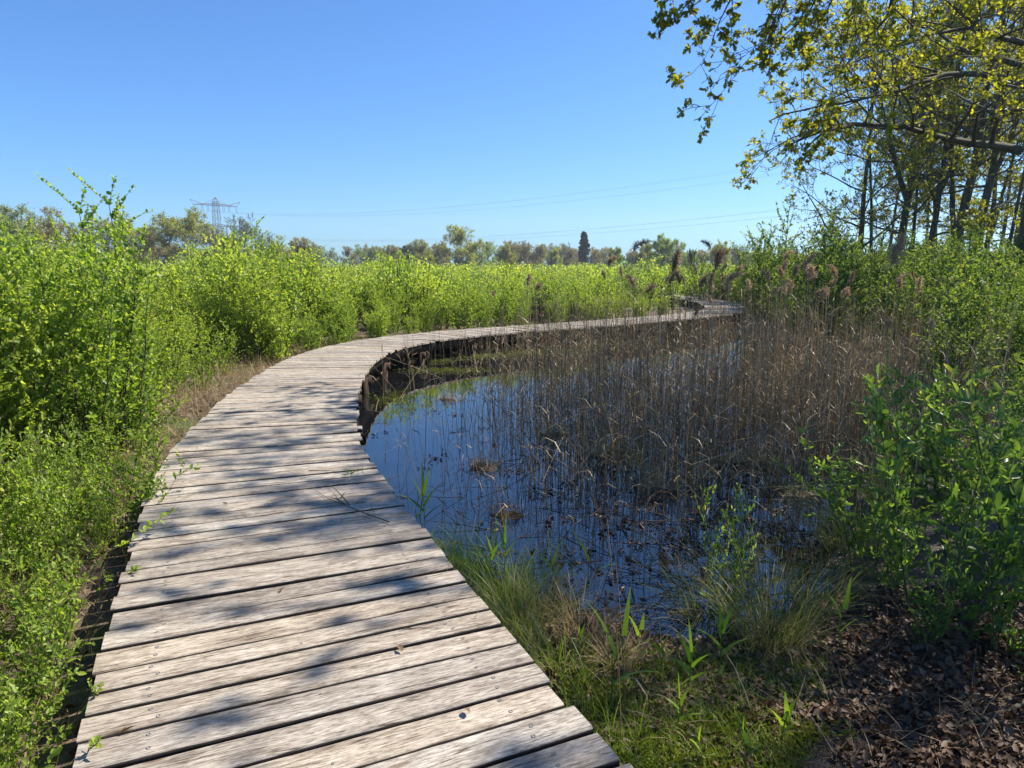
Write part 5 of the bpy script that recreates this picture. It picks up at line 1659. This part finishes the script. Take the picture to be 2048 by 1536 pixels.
ground_stick("thin dark stick among the fallen leaves below the right bushes", [(1700, 1400), (1770, 1375), (1830, 1385)], .007)
ground_stick("short stick across the leaf litter near the bottom edge", [(1600, 1490), (1660, 1465), (1715, 1470)], .006)
def sprig(lab, P, n, L, mat="bright_leaf", dirs=None, wide=.6, name="leafy_sprig"):
    b = MB(); P = np.array(P); P2, _ = resample(P, .02)
    r = thing(name, lab, "plant", tuple(P[0]), 0)
    b.tube(P2 - P[0], np.linspace(.0028, .001, len(P2)), 4, .4); b.build("stem", M["stem_green"], r)
    u = rr.uniform(.25, 1, n); j = (u * (len(P2) - 2)).astype(int)
    d = norm(P2[j + 1] - P2[j]); dd = norm(d * .5 + rdir(rr, n) * .8 + UP * .4)
    b = MB(); l = L * rr.uniform(.6, 1.2, n)
    leaves(b, P2[j] - P[0], dd, UP + rdir(rr, n) * .5, l, l * wide, np.clip(rr.normal(.6, .18, n), 0, 1), OVAL); b.build("foliage", M[mat], r)
def lp(X0, Y0, dz): return np.array((*px(X0, Y0, dz), dz))
sprig("leafy branch reaching from the left thicket over the edge of the boards", [lp(215, 1105, -.05), lp(262, 1082, .05), lp(300, 1052, .09), lp(335, 1030, .10), lp(356, 1016, .10)], 42, .034)
sprig("small leafy sprig curling over the left board ends", [lp(255, 1150, -.02), lp(272, 1138, .03), lp(287, 1125, .05)], 12, .028)
sprig("little brownish seedling growing between the nearest boards at the left", [lp(170, 1505, -.02), lp(195, 1485, .05), lp(200, 1465, .09)], 12, .026)
sprig("leafy sprig with pale leaves over the boards beside the shaded bank", [lp(300, 1000, -.03), lp(312, 985, .06), lp(318, 965, .11)], 16, .03)
sprig("green grass wisp lying over the pond-side board ends", [lp(742, 938, .01), lp(715, 942, .02), lp(698, 948, .03), lp(675, 958, .02)], 22, .045, "grass_green", wide=.12)
for X0, Y0, a, L, lab in [(238, 1470, .4, .05, "curled pale brown leaf on the board nearest the lower left corner"), (805, 1306, 2.2, .04, "small brown leaf caught at the broken board edge"),
                          (560, 1185, 1.2, .035, "little dry leaf on the sunlit boards at mid walk"), (455, 1010, 3.0, .035, "dry leaf on the boards left of the forked twig"), (930, 1420, 5.1, .04, "brown oak leaf near the pond-side screws on the near boards")]:
    p = on_deck(X0, Y0, .005); b = MB()
    leaves(b, [(0, 0, 0)], [(math.cos(a), math.sin(a), .05)], [(.1, .2, 1)], L, L * .6, .7, CURL)
    tag(b.build("fallen_leaf", M["litter"]), lab, "leaf", "fallen leaves on the boards").location = p
def wisps(lab, pts, h, grp="grass stems growing through the board gaps"):
    b = MB(); P = np.array([(*px(a, c_, -.02), -.02) for a, c_ in pts]); o = P[0].copy(); n = len(P)
    blades(b, rr, P - o, rr.uniform(0, 6.28, n), rr.uniform(0, .25, n), h * rr.uniform(.7, 1.2, n), .0028 * np.ones(n), rr.uniform(0, .6, n), rr.uniform(.3, .8, n), 4)
    tag(b.build("grass_stem", M["sedge"]), lab, "grass", grp).location = o
wisps("upright dry grass stem in the board gap beside the forked twig", [(746, 1037), (745, 1037)], .17)
wisps("green grass blades in a board gap left of the middle of the walk", [(410, 921), (422, 925), (418, 926)], .10)
wisps("tiny green tuft between two boards at mid walk", [(445, 868), (452, 866), (440, 868)], .06)
wisps("two thin stems at the pond-side board ends before the grass tufts", [(870, 1153), (893, 1149)], .12)
wisps("thin stems in the gap at the right edge of the nearer boards", [(950, 1243), (872, 1255)], .10)
wisps("green blade at the pond-side end of a board beside the upright stem", [(821, 1045), (823, 1044)], .06)
wisps("small tuft of grass at the left board ends near the lifted board", [(362, 915), (366, 914), (360, 917)], .12)

# ------------------------------------------------------------------ the spring air: far trees pale a little
mb = MB()
mb.box((0, 430, 29), (1500, 1160, 62.4))
hm, N_, L_, B_ = new_mat("haze")
N_.remove(B_)
pv = N_.new("ShaderNodeVolumePrincipled")
pv.inputs["Color"].default_value = (.86, .92, 1.0, 1)
pv.inputs["Density"].default_value = .00042
pv.inputs["Anisotropy"].default_value = .3
L_.new(pv.outputs[0], N_["Material Output"].inputs["Volume"])
tag(mb.build("haze", hm), kind="stuff")
